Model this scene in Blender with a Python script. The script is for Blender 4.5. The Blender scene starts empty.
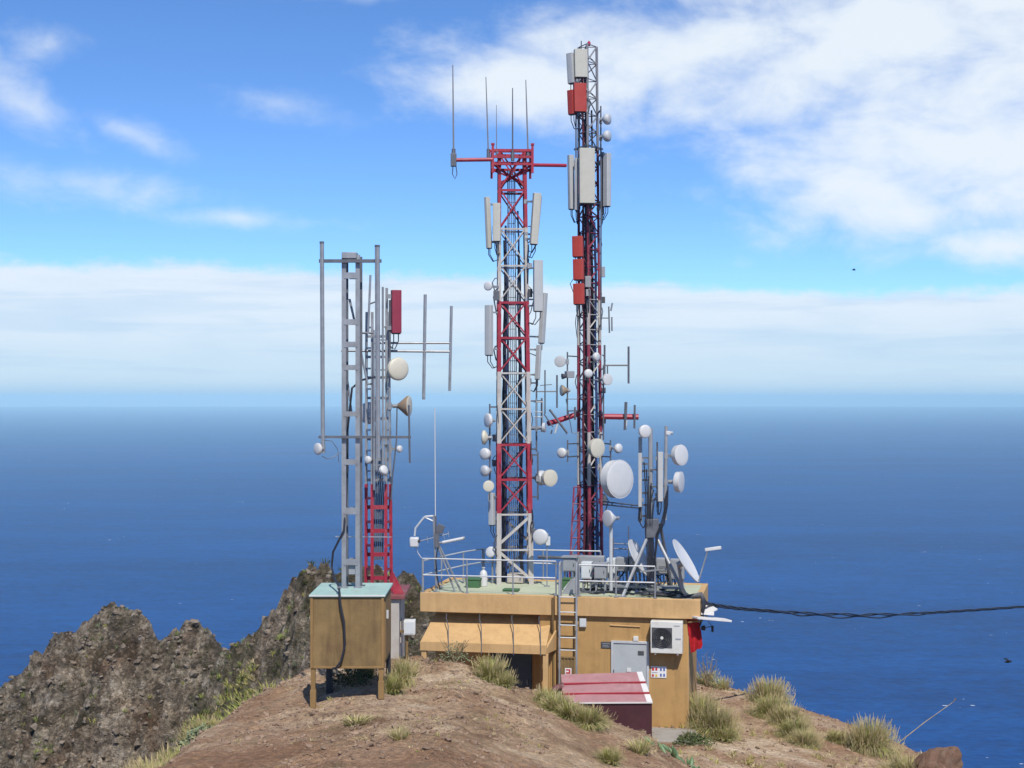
import bpy, math, random
import numpy as np
from mathutils import Vector, Matrix

random.seed(7)
SC = bpy.context.scene
COL = SC.collection
F, ZC, YL = 1500.0, 8.6, 396.0          # focal length in pixels, eye height, row of the eye level
SEA = -240.0
V = Vector


def P(x, y, d):
    return V(((x - 512) * d / F, d, ZC - (y - YL) * d / F))


# ------------------------------------------------------------------ materials
MATS = {}


def mat(name, col, rough=0.55, metal=0.0, var=0.14, scale=5.0, bump=0.0, bscale=60.0, dirt=None, dscale=2.5, damt=0.4, spec=0.5, streak=None):
    m = bpy.data.materials.new(name)
    m.use_nodes = True
    nt = m.node_tree
    N, L = nt.nodes, nt.links
    b = N['Principled BSDF']
    b.inputs['Roughness'].default_value = rough
    b.inputs['Metallic'].default_value = metal
    b.inputs['Specular IOR Level'].default_value = spec
    tc = N.new('ShaderNodeTexCoord')
    no = N.new('ShaderNodeTexNoise')
    no.inputs['Scale'].default_value = scale
    no.inputs['Detail'].default_value = 6
    no.inputs['Roughness'].default_value = 0.65
    L.new(tc.outputs['Object'], no.inputs['Vector'])
    r = N.new('ShaderNodeValToRGB')
    r.color_ramp.elements[0].position = 0.3
    r.color_ramp.elements[1].position = 0.7
    r.color_ramp.elements[0].color = tuple(max(0, c * (1 - var)) for c in col) + (1,)
    r.color_ramp.elements[1].color = tuple(min(1, c * (1 + var)) for c in col) + (1,)
    L.new(no.outputs['Fac'], r.inputs['Fac'])
    out = r.outputs['Color']
    if dirt:
        n2 = N.new('ShaderNodeTexNoise')
        n2.inputs['Scale'].default_value = dscale
        n2.inputs['Detail'].default_value = 8
        n2.inputs['Roughness'].default_value = 0.7
        L.new(tc.outputs['Object'], n2.inputs['Vector'])
        r2 = N.new('ShaderNodeValToRGB')
        r2.color_ramp.elements[0].position = 0.52
        r2.color_ramp.elements[1].position = 0.68
        r2.color_ramp.elements[0].color = (0, 0, 0, 1)
        r2.color_ramp.elements[1].color = (damt, damt, damt, 1)
        L.new(n2.outputs['Fac'], r2.inputs['Fac'])
        mx = N.new('ShaderNodeMix')
        mx.data_type = 'RGBA'
        L.new(r2.outputs['Color'], mx.inputs[0])
        L.new(out, mx.inputs[6])
        mx.inputs[7].default_value = tuple(dirt) + (1,)
        out = mx.outputs[2]
    if streak:
        mp = N.new('ShaderNodeMapping')
        mp.inputs['Scale'].default_value = (streak[1], streak[1], streak[1] * .09)
        L.new(tc.outputs['Object'], mp.inputs['Vector'])
        n4 = N.new('ShaderNodeTexNoise')
        n4.inputs['Scale'].default_value = 1
        n4.inputs['Detail'].default_value = 7
        n4.inputs['Roughness'].default_value = .65
        L.new(mp.outputs[0], n4.inputs['Vector'])
        r4 = N.new('ShaderNodeValToRGB')
        r4.color_ramp.elements[0].position, r4.color_ramp.elements[0].color = .48, (0, 0, 0, 1)
        r4.color_ramp.elements[1].position, r4.color_ramp.elements[1].color = .74, (streak[2],) * 3 + (1,)
        L.new(n4.outputs['Fac'], r4.inputs['Fac'])
        m4 = N.new('ShaderNodeMix')
        m4.data_type = 'RGBA'
        L.new(r4.outputs['Color'], m4.inputs[0])
        L.new(out, m4.inputs[6])
        m4.inputs[7].default_value = tuple(streak[0]) + (1,)
        out = m4.outputs[2]
    L.new(out, b.inputs['Base Color'])
    if bump:
        n3 = N.new('ShaderNodeTexNoise')
        n3.inputs['Scale'].default_value = bscale
        n3.inputs['Detail'].default_value = 5
        L.new(tc.outputs['Object'], n3.inputs['Vector'])
        bp_ = N.new('ShaderNodeBump')
        bp_.inputs['Strength'].default_value = bump
        bp_.inputs['Distance'].default_value = 0.02
        L.new(n3.outputs['Fac'], bp_.inputs['Height'])
        L.new(bp_.outputs['Normal'], b.inputs['Normal'])
    MATS[name] = m
    return m


RUST = (0.16, 0.07, 0.03)
GALV = mat('galvanised_steel', (0.30, 0.31, 0.32), 0.5, 0.35, 0.22, 3, dirt=(0.2, 0.17, 0.14), damt=0.45)
DKSTEEL = mat('dark_steel', (0.13, 0.135, 0.15), 0.55, 0.3, 0.25, 4)
LTSTEEL = mat('pale_steel', (0.52, 0.53, 0.53), 0.45, 0.2, 0.12, 4)
RED = mat('red_tower_paint', (0.31, 0.018, 0.038), 0.5, 0, 0.22, 3, dirt=(0.42, 0.12, 0.11), damt=0.45)
MAROON = mat('faded_red_tower_paint', (0.22, 0.028, 0.05), 0.6, 0, 0.25, 3, dirt=(0.3, 0.2, 0.2), damt=0.5)
WHITE = mat('white_tower_paint', (0.46, 0.435, 0.40), 0.5, 0, 0.1, 3, dirt=(0.34, 0.26, 0.2), damt=0.6, streak=((.26, .16, .1), 9, .6))
TWGREY = mat('grey_tower_paint', (0.21, 0.205, 0.215), 0.5, 0.1, 0.15, 3, dirt=(0.25, 0.2, 0.2), damt=0.5)
CABLE = mat('black_cable_sheath', (0.02, 0.022, 0.03), 0.5, 0, 0.3, 4)
NAVY = mat('navy_cable_sheath', (0.03, 0.045, 0.12), 0.5, 0, 0.3, 4)
REDCAB = mat('dark_red_cable_sheath', (0.10, 0.02, 0.03), 0.55, 0, 0.3, 4)
PANEL = mat('beige_radome', (0.47, 0.45, 0.375), 0.5, 0, 0.06, 3, dirt=(0.42, 0.38, 0.3), damt=0.4)
PANELG = mat('grey_radome', (0.42, 0.425, 0.41), 0.5, 0, 0.07, 3, dirt=(0.35, 0.33, 0.3), damt=0.4)
PANELC = mat('crimson_radome', (0.25, 0.025, 0.05), 0.5, 0, 0.1, 3, dirt=(0.3, 0.1, 0.1), damt=0.3)
PANELR = mat('red_radome', (0.37, 0.04, 0.028), 0.5, 0, 0.1, 3, dirt=(0.5, 0.14, 0.1), damt=0.3)
DISHW = mat('white_dish_paint', (0.55, 0.545, 0.53), 0.42, 0, 0.05, 3, dirt=(0.5, 0.47, 0.42), damt=0.35)
DISHC = mat('cream_dish_paint', (0.56, 0.52, 0.41), 0.5, 0, 0.06, 3, dirt=(0.48, 0.42, 0.3), damt=0.4)
DISHG = mat('grey_dish_paint', (0.47, 0.48, 0.48), 0.45, 0, 0.07, 3, dirt=(0.3, 0.28, 0.26), damt=0.4)
DISHB = mat('tan_dish_back', (0.28, 0.20, 0.13), 0.6, 0, 0.2, 4)
OCHRE = mat('ochre_render', (0.43, 0.258, 0.10), 0.85, 0, 0.09, 1.3, 0.25, 50, dirt=(0.27, 0.155, 0.062), dscale=1.4, damt=0.5, spec=0.2, streak=((.20, .11, .05), 5, .4))
OCHREL = mat('pale_ochre_render', (0.52, 0.33, 0.15), 0.85, 0, 0.09, 1.5, 0.25, 50, dirt=(0.36, 0.22, 0.10), dscale=1.6, damt=0.5, spec=0.2, streak=((.30, .175, .075), 6, .35))
DECK = mat('green_roof_paint', (0.42, 0.45, 0.32), 0.8, 0, 0.12, 1.2, 0.2, 30, dirt=(0.42, 0.38, 0.28), dscale=1.1, damt=0.6, spec=0.2)
TEAL = mat('teal_roof_paint', (0.33, 0.47, 0.42), 0.7, 0, 0.12, 2, 0.2, 30, dirt=(0.3, 0.26, 0.19), dscale=2.2, damt=0.6, spec=0.2)
BOXP = mat('weathered_brown_ply', (0.215, 0.142, 0.06), 0.75, 0, 0.22, 2.2, 0.25, 40, dirt=(0.15, 0.09, 0.045), dscale=1.5, damt=0.6, spec=0.25, streak=((.085, .052, .028), 7, .75))
BOXE = mat('yellow_brown_trim', (0.25, 0.152, 0.06), 0.7, 0, 0.15, 3, spec=0.25)
SHADELEG = mat('shaded_rear_leg', (0.03, 0.03, 0.032), 0.55, 0, 0.3, 5)  # rear cabin legs: the cabin's shade put into a near-black colour
DOORG = mat('grey_door_paint', (0.40, 0.42, 0.42), 0.5, 0, 0.05, 2, dirt=(0.3, 0.3, 0.28), damt=0.3)
DOORB = mat('dark_blue_door_paint', (0.035, 0.055, 0.075), 0.5, 0, 0.2, 2)
ACW = mat('off_white_casing', (0.62, 0.61, 0.56), 0.45, 0, 0.05, 3, dirt=(0.42, 0.38, 0.3), damt=0.4)
BLACK = mat('black_plastic', (0.018, 0.018, 0.02), 0.5, 0, 0.2, 5)
DGREY = mat('dark_grey_plastic', (0.07, 0.07, 0.075), 0.5, 0, 0.2, 5)
CABG = mat('grey_cabinet_paint', (0.29, 0.30, 0.31), 0.5, 0.1, 0.1, 3, dirt=(0.22, 0.2, 0.18), damt=0.4)
CABW = mat('pale_cabinet_paint', (0.55, 0.57, 0.56), 0.5, 0, 0.07, 3, dirt=(0.36, 0.34, 0.3), damt=0.4)
GREENB = mat('green_crate_paint', (0.05, 0.13, 0.05), 0.7, 0, 0.2, 4)
PINK = mat('faded_red_sheet', (0.36, 0.185, 0.19), 0.5, 0, 0.1, 2.5, dirt=(0.42, 0.26, 0.26), dscale=1.8, damt=0.7, streak=((.25, .10, .10), 5, .4))
REDRIB = mat('red_rib_paint', (0.33, 0.03, 0.045), 0.5, 0, 0.15, 3)
MARW = mat('dark_maroon_sheet', (0.052, 0.013, 0.018), 0.55, 0, 0.2, 2, dirt=(0.08, 0.035, 0.03), damt=0.4)
WTRIM = mat('white_trim_paint', (0.62, 0.60, 0.57), 0.55, 0, 0.06, 3, dirt=(0.5, 0.43, 0.36), damt=0.4)
HUTW = mat('pale_hut_render', (0.42, 0.38, 0.33), 0.85, 0, 0.1, 2, dirt=(0.3, 0.25, 0.2), damt=0.5, spec=0.2)
HUTR = mat('red_hut_roof', (0.19, 0.055, 0.055), 0.6, 0, 0.15, 3, dirt=(0.4, 0.2, 0.17), damt=0.5)
TARP = mat('red_fabric', (0.36, 0.012, 0.016), 0.8, 0, 0.2, 6, spec=0.2)
SIGNW = mat('white_sign_plate', (0.72, 0.70, 0.68), 0.5, 0, 0.04, 3)
SIGNR = mat('red_sign_ink', (0.5, 0.03, 0.03), 0.5, 0, 0.05, 3)
SIGNB = mat('blue_sign_ink', (0.05, 0.10, 0.32), 0.5, 0, 0.05, 3)
SIGNY = mat('yellow_sign_ink', (0.65, 0.45, 0.04), 0.5, 0, 0.05, 3)
CONC = mat('pale_concrete', (0.30, 0.275, 0.24), 0.9, 0, 0.18, 1.2, 0.5, 30, dirt=(0.2, 0.16, 0.12), damt=0.6, spec=0.2)
PIPE = mat('brown_clay_pipe', (0.14, 0.055, 0.05), 0.6, 0, 0.2, 5)
WOODY = mat('dry_stem', (0.24, 0.18, 0.10), 0.8, 0, 0.2, 8, spec=0.2)
GRASSG = mat('green_grass_blade', (0.23, 0.265, 0.07), 0.7, 0, 0.35, 3, spec=0.2)
GRASSO = mat('olive_grass_blade', (0.35, 0.325, 0.095), 0.7, 0, 0.3, 3, spec=0.2)
GRASSS = mat('straw_grass_blade', (0.47, 0.385, 0.21), 0.75, 0, 0.25, 3, spec=0.2)
LEAFD = mat('dark_shrub_leaf', (0.07, 0.085, 0.03), 0.7, 0, 0.4, 4, spec=0.2)
LEAFG = mat('grey_green_leaf', (0.17, 0.20, 0.11), 0.7, 0, 0.3, 4, spec=0.2)
AGAVE = mat('succulent_leaf', (0.12, 0.19, 0.08), 0.5, 0, 0.25, 4)
BIRDM = mat('black_plumage', (0.012, 0.012, 0.014), 0.7)
LAMPR = mat('red_lamp_lens', (0.45, 0.02, 0.05), 0.3)


# ------------------------------------------------------------------ mesh builder
class MB:
    def __init__(self):
        self.v, self.f, self.m, self.s = [], [], [], []

    def add(self, vs, fs, mi=0, smooth=False):
        o = len(self.v)
        self.v += [V(p) for p in vs]
        for f in fs:
            self.f.append(tuple(o + i for i in f))
            self.m.append(mi)
            self.s.append(smooth)
        return self

    def box(self, c, s, R=None, mi=0):
        c = V(c)
        vs = []
        for k in range(8):
            p = V(((k & 1) - .5, ((k >> 1) & 1) - .5, ((k >> 2) & 1) - .5))
            p = V((p.x * s[0], p.y * s[1], p.z * s[2]))
            if R is not None:
                p = R @ p
            vs.append(c + p)
        return self.add(vs, [(0, 2, 3, 1), (4, 5, 7, 6), (0, 1, 5, 4), (2, 6, 7, 3), (0, 4, 6, 2), (1, 3, 7, 5)], mi)

    def ring_frames(self, pts):
        out = []
        n = len(pts)
        prev = None
        for i in range(n):
            t = (pts[min(i + 1, n - 1)] - pts[max(i - 1, 0)])
            t = t.normalized() if t.length > 1e-9 else V((0, 0, 1))
            if prev is None:
                a = V((0, 0, 1)) if abs(t.z) < .9 else V((1, 0, 0))
                x = t.cross(a).normalized()
            else:
                x = (prev - t * prev.dot(t))
                x = x.normalized() if x.length > 1e-6 else t.orthogonal().normalized()
            prev = x
            out.append((x, t.cross(x)))
        return out

    def tube(self, pts, r, n=6, mi=0, cap=True):
        pts = [V(p) for p in pts]
        rs = r if isinstance(r, (list, tuple)) else [r] * len(pts)
        fr = self.ring_frames(pts)
        vs, fs = [], []
        for p, (x, y), q in zip(pts, fr, rs):
            for k in range(n):
                a = 2 * math.pi * k / n
                vs.append(p + x * (q * math.cos(a)) + y * (q * math.sin(a)))
        for i in range(len(pts) - 1):
            for k in range(n):
                fs.append((i * n + k, i * n + (k + 1) % n, (i + 1) * n + (k + 1) % n, (i + 1) * n + k))
        self.add(vs, fs, mi, True)
        if cap:
            self.add(vs[:n], [tuple(reversed(range(n)))], mi)
            self.add(vs[-n:], [tuple(range(n))], mi)
        return self

    def cyl(self, a, b, r, n=8, mi=0):
        return self.tube([a, b], r, n, mi)

    def bar(self, a, b, w, h, up=V((0, 0, 1)), mi=0):
        a, b = V(a), V(b)
        t = (b - a)
        ln = t.length
        t.normalize()
        if abs(t.dot(up)) > .98:
            up = V((0, 1, 0))
        x = t.cross(up).normalized()
        y = x.cross(t)
        R = Matrix((x, t, y)).transposed()
        return self.box((a + b) / 2, (w, ln, h), R, mi)

    def lathe(self, c, axis, prof, n=24, mi=0, smooth=True, cap0=True, cap1=True):
        c, axis = V(c), V(axis).normalized()
        a = V((0, 0, 1)) if abs(axis.z) < .9 else V((1, 0, 0))
        x = axis.cross(a).normalized()
        y = axis.cross(x)
        vs, fs = [], []
        for t, r in prof:
            for k in range(n):
                q = 2 * math.pi * k / n
                vs.append(c + axis * t + x * (r * math.cos(q)) + y * (r * math.sin(q)))
        for i in range(len(prof) - 1):
            for k in range(n):
                fs.append((i * n + k, i * n + (k + 1) % n, (i + 1) * n + (k + 1) % n, (i + 1) * n + k))
        self.add(vs, fs, mi, smooth)
        if cap0:
            self.add(vs[:n], [tuple(reversed(range(n)))], mi)
        if cap1:
            self.add(vs[-n:], [tuple(range(n))], mi)
        return self

    def prism(self, poly, off, mi=0):
        """closed polygon (list of points) extruded by the vector off"""
        n = len(poly)
        poly = [V(p) for p in poly]
        off = V(off)
        vs = poly + [p + off for p in poly]
        fs = [tuple(reversed(range(n))), tuple(range(n, 2 * n))]
        fs += [(i, (i + 1) % n, n + (i + 1) % n, n + i) for i in range(n)]
        return self.add(vs, fs, mi)

    def build(self, name, mats, parent=None, bevel=0.0, loc=None):
        o0 = V((0, 0, 0))
        if parent is not None:
            q = parent
            while q is not None:
                o0 += q.location
                q = q.parent
        if loc is not None:
            o0 = o0 + (V(loc) - o0)
        me = bpy.data.meshes.new(name)
        me.from_pydata([tuple(p - o0) for p in self.v], [], self.f)
        mats = mats if isinstance(mats, (list, tuple)) else [mats]
        for m in mats:
            me.materials.append(m)
        me.polygons.foreach_set('material_index', self.m)
        me.polygons.foreach_set('use_smooth', self.s)
        import bmesh
        bm = bmesh.new()
        bm.from_mesh(me)
        bmesh.ops.recalc_face_normals(bm, faces=bm.faces)
        bm.to_mesh(me)
        bm.free()
        me.set_sharp_from_angle(angle=math.radians(38))
        ob = bpy.data.objects.new(name, me)
        COL.objects.link(ob)
        if parent is not None:
            ob.parent = parent
        elif loc is not None:
            ob.location = V(loc)
        if bevel:
            md = ob.modifiers.new('bevel', 'BEVEL')
            md.width = bevel
            md.segments = 2
            md.limit_method = 'ANGLE'
        return ob


def thing(name, label, cat, loc, group=None):
    o = bpy.data.objects.new(name, None)
    COL.objects.link(o)
    o.location = V(loc)
    o.empty_display_size = 0.2
    o['label'] = label
    o['category'] = cat
    if group:
        o['group'] = group
    return o


def tag(o, label, cat, group=None):
    o['label'] = label
    o['category'] = cat
    if group:
        o['group'] = group
    return o


def struct(o, kind='structure'):
    o['kind'] = kind
    return o


def rot_to(n, up=V((0, 0, 1))):
    """columns: right, depth (along -n), up  for something whose front looks along n"""
    n = V(n).normalized()
    x = up.cross(-n)
    x = x.normalized() if x.length > 1e-6 else V((1, 0, 0))
    x = -(n.cross(up)).normalized() * -1 if False else (-n).cross(up).normalized()
    z = x.cross(-n)
    return Matrix((x, -n, z)).transposed()


def facing(az, el=0):
    a, e = math.radians(az), math.radians(el)
    return V((math.sin(a) * math.cos(e), -math.cos(a) * math.cos(e), math.sin(e)))


# ------------------------------------------------------------------ terrain
def vnoise(x, y, seed):
    ix = np.floor(x).astype(np.int64)
    iy = np.floor(y).astype(np.int64)
    fx, fy = x - ix, y - iy
    fx = fx * fx * fx * (fx * (fx * 6 - 15) + 10)
    fy = fy * fy * fy * (fy * (fy * 6 - 15) + 10)

    def h(a, b):
        k = (a * 374761393 + b * 668265263 + seed * 974711) & 0xffffffff
        k = ((k ^ (k >> 13)) * 1274126177) & 0xffffffff
        k = k ^ (k >> 16)
        return (k & 0xffff) / 32767.5 - 1
    return (h(ix, iy) * (1 - fx) + h(ix + 1, iy) * fx) * (1 - fy) + (h(ix, iy + 1) * (1 - fx) + h(ix + 1, iy + 1) * fx) * fy


def fbm(x, y, s, seed, o=5, g=0.5, ridge=False):
    t = np.zeros_like(x)
    a = 1.0
    x, y = x / s, y / s
    for k in range(o):
        n = vnoise(x, y, seed + k * 17)
        if ridge:
            n = 1 - 2 * np.abs(n)
        t += a * n
        a *= g
        x, y = x * 2.03 + 3.1, y * 2.03 + 7.7
    return t


def sstep(a, b, x):
    t = np.clip((x - a) / (b - a), 0, 1)
    return t * t * (3 - 2 * t)


POLY = [(12.0, 20), (11.6, 34), (11.2, 38.7), (10.66, 41.2), (9.26, 43.7), (7.5, 45.4), (5.87, 46.8), (3, 48.5), (-1, 48.5), (-2.6, 46),
        (-3.2, 42), (-3.5, 38.5), (-4.4, 35), (-4.95, 31.5), (-5.15, 28), (-5.25, 24), (-4.7, 20), (-3.6, 14), (-3, 6), (-6, -6), (-20, -20), (-20, -60), (40, -60), (30, -10), (14, 10)]


def worley(x, y, seed):
    ix, iy = np.floor(x).astype(np.int64), np.floor(y).astype(np.int64)
    f1 = np.full(x.shape, 9.)
    f2 = np.full(x.shape, 9.)
    val = np.zeros(x.shape)

    def h(a, b, k):
        q = (a * 374761393 + b * 668265263 + (seed + k) * 974711) & 0xffffffff
        q = ((q ^ (q >> 13)) * 1274126177) & 0xffffffff
        return ((q ^ (q >> 16)) & 0xffff) / 65535.
    for i in (-1, 0, 1):
        for j in (-1, 0, 1):
            cx, cy = ix + i, iy + j
            d = np.hypot(cx + h(cx, cy, 0) - x, cy + h(cx, cy, 1) - y)
            near = d < f1
            f2 = np.where(near, f1, np.minimum(f2, d))
            val = np.where(near, h(cx, cy, 2), val)
            f1 = np.minimum(f1, d)
    return f1, f2 - f1, val


def outside(X, Y):
    d = np.full(X.shape, 1e9)
    ins = np.zeros(X.shape, bool)
    n = len(POLY)
    for i in range(n):
        ax, ay = POLY[i]
        bx, by = POLY[(i + 1) % n]
        ex, ey = bx - ax, by - ay
        t = np.clip(((X - ax) * ex + (Y - ay) * ey) / (ex * ex + ey * ey), 0, 1)
        d = np.minimum(d, np.hypot(X - ax - t * ex, Y - ay - t * ey))
        c = ((ay > Y) != (by > Y)) & (X < ax + (Y - ay) * ex / (by - ay + 1e-12))
        ins ^= c
    return np.where(ins, 0, d)


RIDGE1 = [(-90, 760, 67), (-40, 725, 67), (0, 697, 66), (30, 668, 66), (60, 643, 66), (92, 622, 66), (112, 610, 66), (128, 607, 66), (143, 612, 65.5), (150, 622, 65.5),
          (156, 641, 65), (170, 634, 64.5), (186, 629, 64), (203, 639, 63.5), (214, 648, 63), (222, 661, 62), (235, 690, 61), (260, 740, 60), (300, 800, 59), (340, 860, 58)]
RIDGE2 = [(120, 790, 63), (170, 720, 62), (205, 682, 61), (222, 664, 60), (250, 640, 59), (270, 620, 58), (286, 600, 57), (298, 582, 56), (308, 574, 55.5), (320, 571, 55), (345, 571, 54), (372, 573, 53), (392, 575, 52),
          (410, 579, 51), (424, 587, 50.5), (450, 604, 50), (490, 640, 50), (560, 730, 50), (640, 800, 50)]


def ridge(X, Y, tab, front, back, seed):
    px = 512 + F * X / np.maximum(Y, 20)
    a = np.array(tab, float)
    dc = np.interp(px, a[:, 0], a[:, 2])
    zc = ZC - (np.interp(px, a[:, 0], a[:, 1]) - YL) * dc / F
    t = Y - dc
    z = zc - np.where(t < 0, -t * front, t * back)
    z = np.where((px < a[0, 0]) | (px > a[-1, 0]), z - np.maximum(a[0, 0] - px, px - a[-1, 0]) * .05, z)
    return z, t


def terrain(X, Y, detail=True):
    K = np.interp(X, [-8, -5.2, -3.8, -2.4, -1.1, .8, 1.8, 2.9, 3.6, 5, 7], [2.1, 2.15, 2.22, 2.44, 2.52, 2.0, 1.66, 1.33, 1.02, .35, 0])
    cy = np.interp(X, [-6, -2.7, -1.7, -.5, .8, 1.8, 2.9, 3.6, 5], [35.5, 35.5, 33.3, 33, 32.5, 32, 31.5, 30.5, 29])
    lev = -.16 * np.maximum(X - 4.5, 0)
    front = .05 * np.maximum(cy - Y, 0)
    k = K + front * sstep(6, 1, X) + .15 * np.maximum(21 - Y, 0)
    k = k + .09 * np.exp(-((X + 2.0) ** 2 / 1.6 + (Y - 33.6) ** 2 / 2.2))
    s = sstep(0, 3.2, Y - cy)
    k = k + (sstep(.1, .9, fbm(X, Y, 2.6, 180, 3)) * np.abs(((X * .5 + Y * .9) / .9 + fbm(X, Y, 1.1, 181, 4) * .5) % 1 - .3) * .13)
    top = k * (1 - s) + np.minimum(lev, k) * s
    dd = outside(X, Y)
    out = sstep(0.2, 3, dd)
    n1 = fbm(X, Y, 3.2, 5, 5)
    drop = 1.12 * (np.sqrt(dd * dd + .5) - .707) + dd * dd * .002
    z = top - drop
    knoll = sstep(.6, 1.6, k * (1 - s)) * (1 - out)
    z = z + n1 * (.07 * knoll + .02 + .35 * out)
    if detail:
        z = z + fbm(X, Y, .7, 31, 4, .6) * (.022 * knoll + .01 + .06 * out) + np.maximum(fbm(X * .6 + Y * .5, Y * .9 - X * .5, .9, 77, 3, .5, True), 0) * .03 * knoll + np.maximum(fbm(X * .8 + Y * .6, (Y * .8 - X * .6) * .5, 1.3, 78, 4, .5, True) - .1, 0) * .075 * knoll
    # rock ridges
    r1, t1 = ridge(X, Y, RIDGE1, .85, 1.25, 1)
    r2, t2 = ridge(X, Y, RIDGE2, .62, 1.15, 2)
    fl = 0.35 + .65 * sstep(0, 2.0, np.abs(t1))
    # slanting strata: noise stretched along a tilted direction
    sx, sy = X * .8 + Y * .6, Y * .8 - X * .6
    st = fbm(sx / 3.2, sy, 1.6, 91, 5, .6, True)
    bl = fbm(X, Y, 2.6, 55, 5, .55, True)
    r1 = r1 + (bl * .6 + st * .3) * fl - .3 * fl + fbm(X, Y, .9, 71, 4, .6, True) * .26
    fl2 = 0.25 + .75 * sstep(0, 3.0, np.abs(t2))
    r2 = r2 + (fbm(X + 9, Y, 3.4, 52, 5, .5, True) * .42 + st * .3) * fl2 - .15 * fl2 + fbm(X, Y, .8, 72, 4, .6, True) * .2
    # blocks of rock split by cracks, lying along the slanting strata
    wx, wy = sx + fbm(X, Y, 1.5, 130, 3) * .3, sy + fbm(X, Y, 1.5, 140, 3) * .3
    blk = np.zeros_like(X)
    for sc_, am in ((3.0, .9), (1.4, .7), (.65, .42), (.33, .2)):
        f1_, ed, va = worley(wx / (sc_ * 1.9), wy / sc_, int(sc_ * 100))
        blk += am * (va - .55 + .35 * sstep(0, .22, ed) - .25 * f1_)
    q = (X * .75 - Y * .66) / 1.5 + fbm(X, Y, 2.5, 160, 4) * .45
    led = (q - np.floor(q))
    led = np.where(led < .82, led / .82, (1 - led) / .18)
    q2 = (X * .78 - Y * .62) / .55 + fbm(X, Y, 1.2, 170, 3) * .4
    led2 = (q2 - np.floor(q2))
    blk = blk * .8 + (led - .5) * .6 + (led2 - .5) * .16
    r1 = r1 + blk * 1.0 * (.35 + .65 * sstep(0, 1.2, np.abs(t1)))
    r2 = r2 + blk * .8 * (.35 + .65 * sstep(0, 1.2, np.abs(t2)))
    rock = np.maximum(r1, r2)
    zz = np.maximum(z, rock)
    isr = sstep(-.15, .25, rock - z)
    r2d = np.where(r2 > r1, 1.0, 0.0)
    R = np.hypot(X - 0, Y - 40)
    zz = zz - np.maximum(R - 60, 0) * .25
    zz = np.maximum(zz, SEA - 6)
    return zz, isr, r2d, knoll, out, bl, st


def H(x, y):
    return float(terrain(np.array([[x]], float), np.array([[y]], float))[0][0, 0])


def hit(px, py, d0=20.0, d1=90.0):
    d = np.arange(d0, d1, .05)
    X = (px - 512) * d / F
    Z = ZC - (py - YL) * d / F
    h = terrain(X[None, :], d[None, :])[0][0]
    w = np.nonzero(h >= Z)[0]
    i = w[0] if len(w) else len(d) - 1
    return V((X[i], d[i], h[i]))


def axis_vals(lo, a, b, hi, st, g=1.13):
    v = list(np.arange(a, b, st))
    s, x, left = st, a, []
    while x > lo:
        s *= g
        x -= s
        left.append(x)
    s, x = st, v[-1]
    while x < hi:
        s *= g
        x += s
        v.append(x)
    return np.array(left[::-1] + v)


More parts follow.
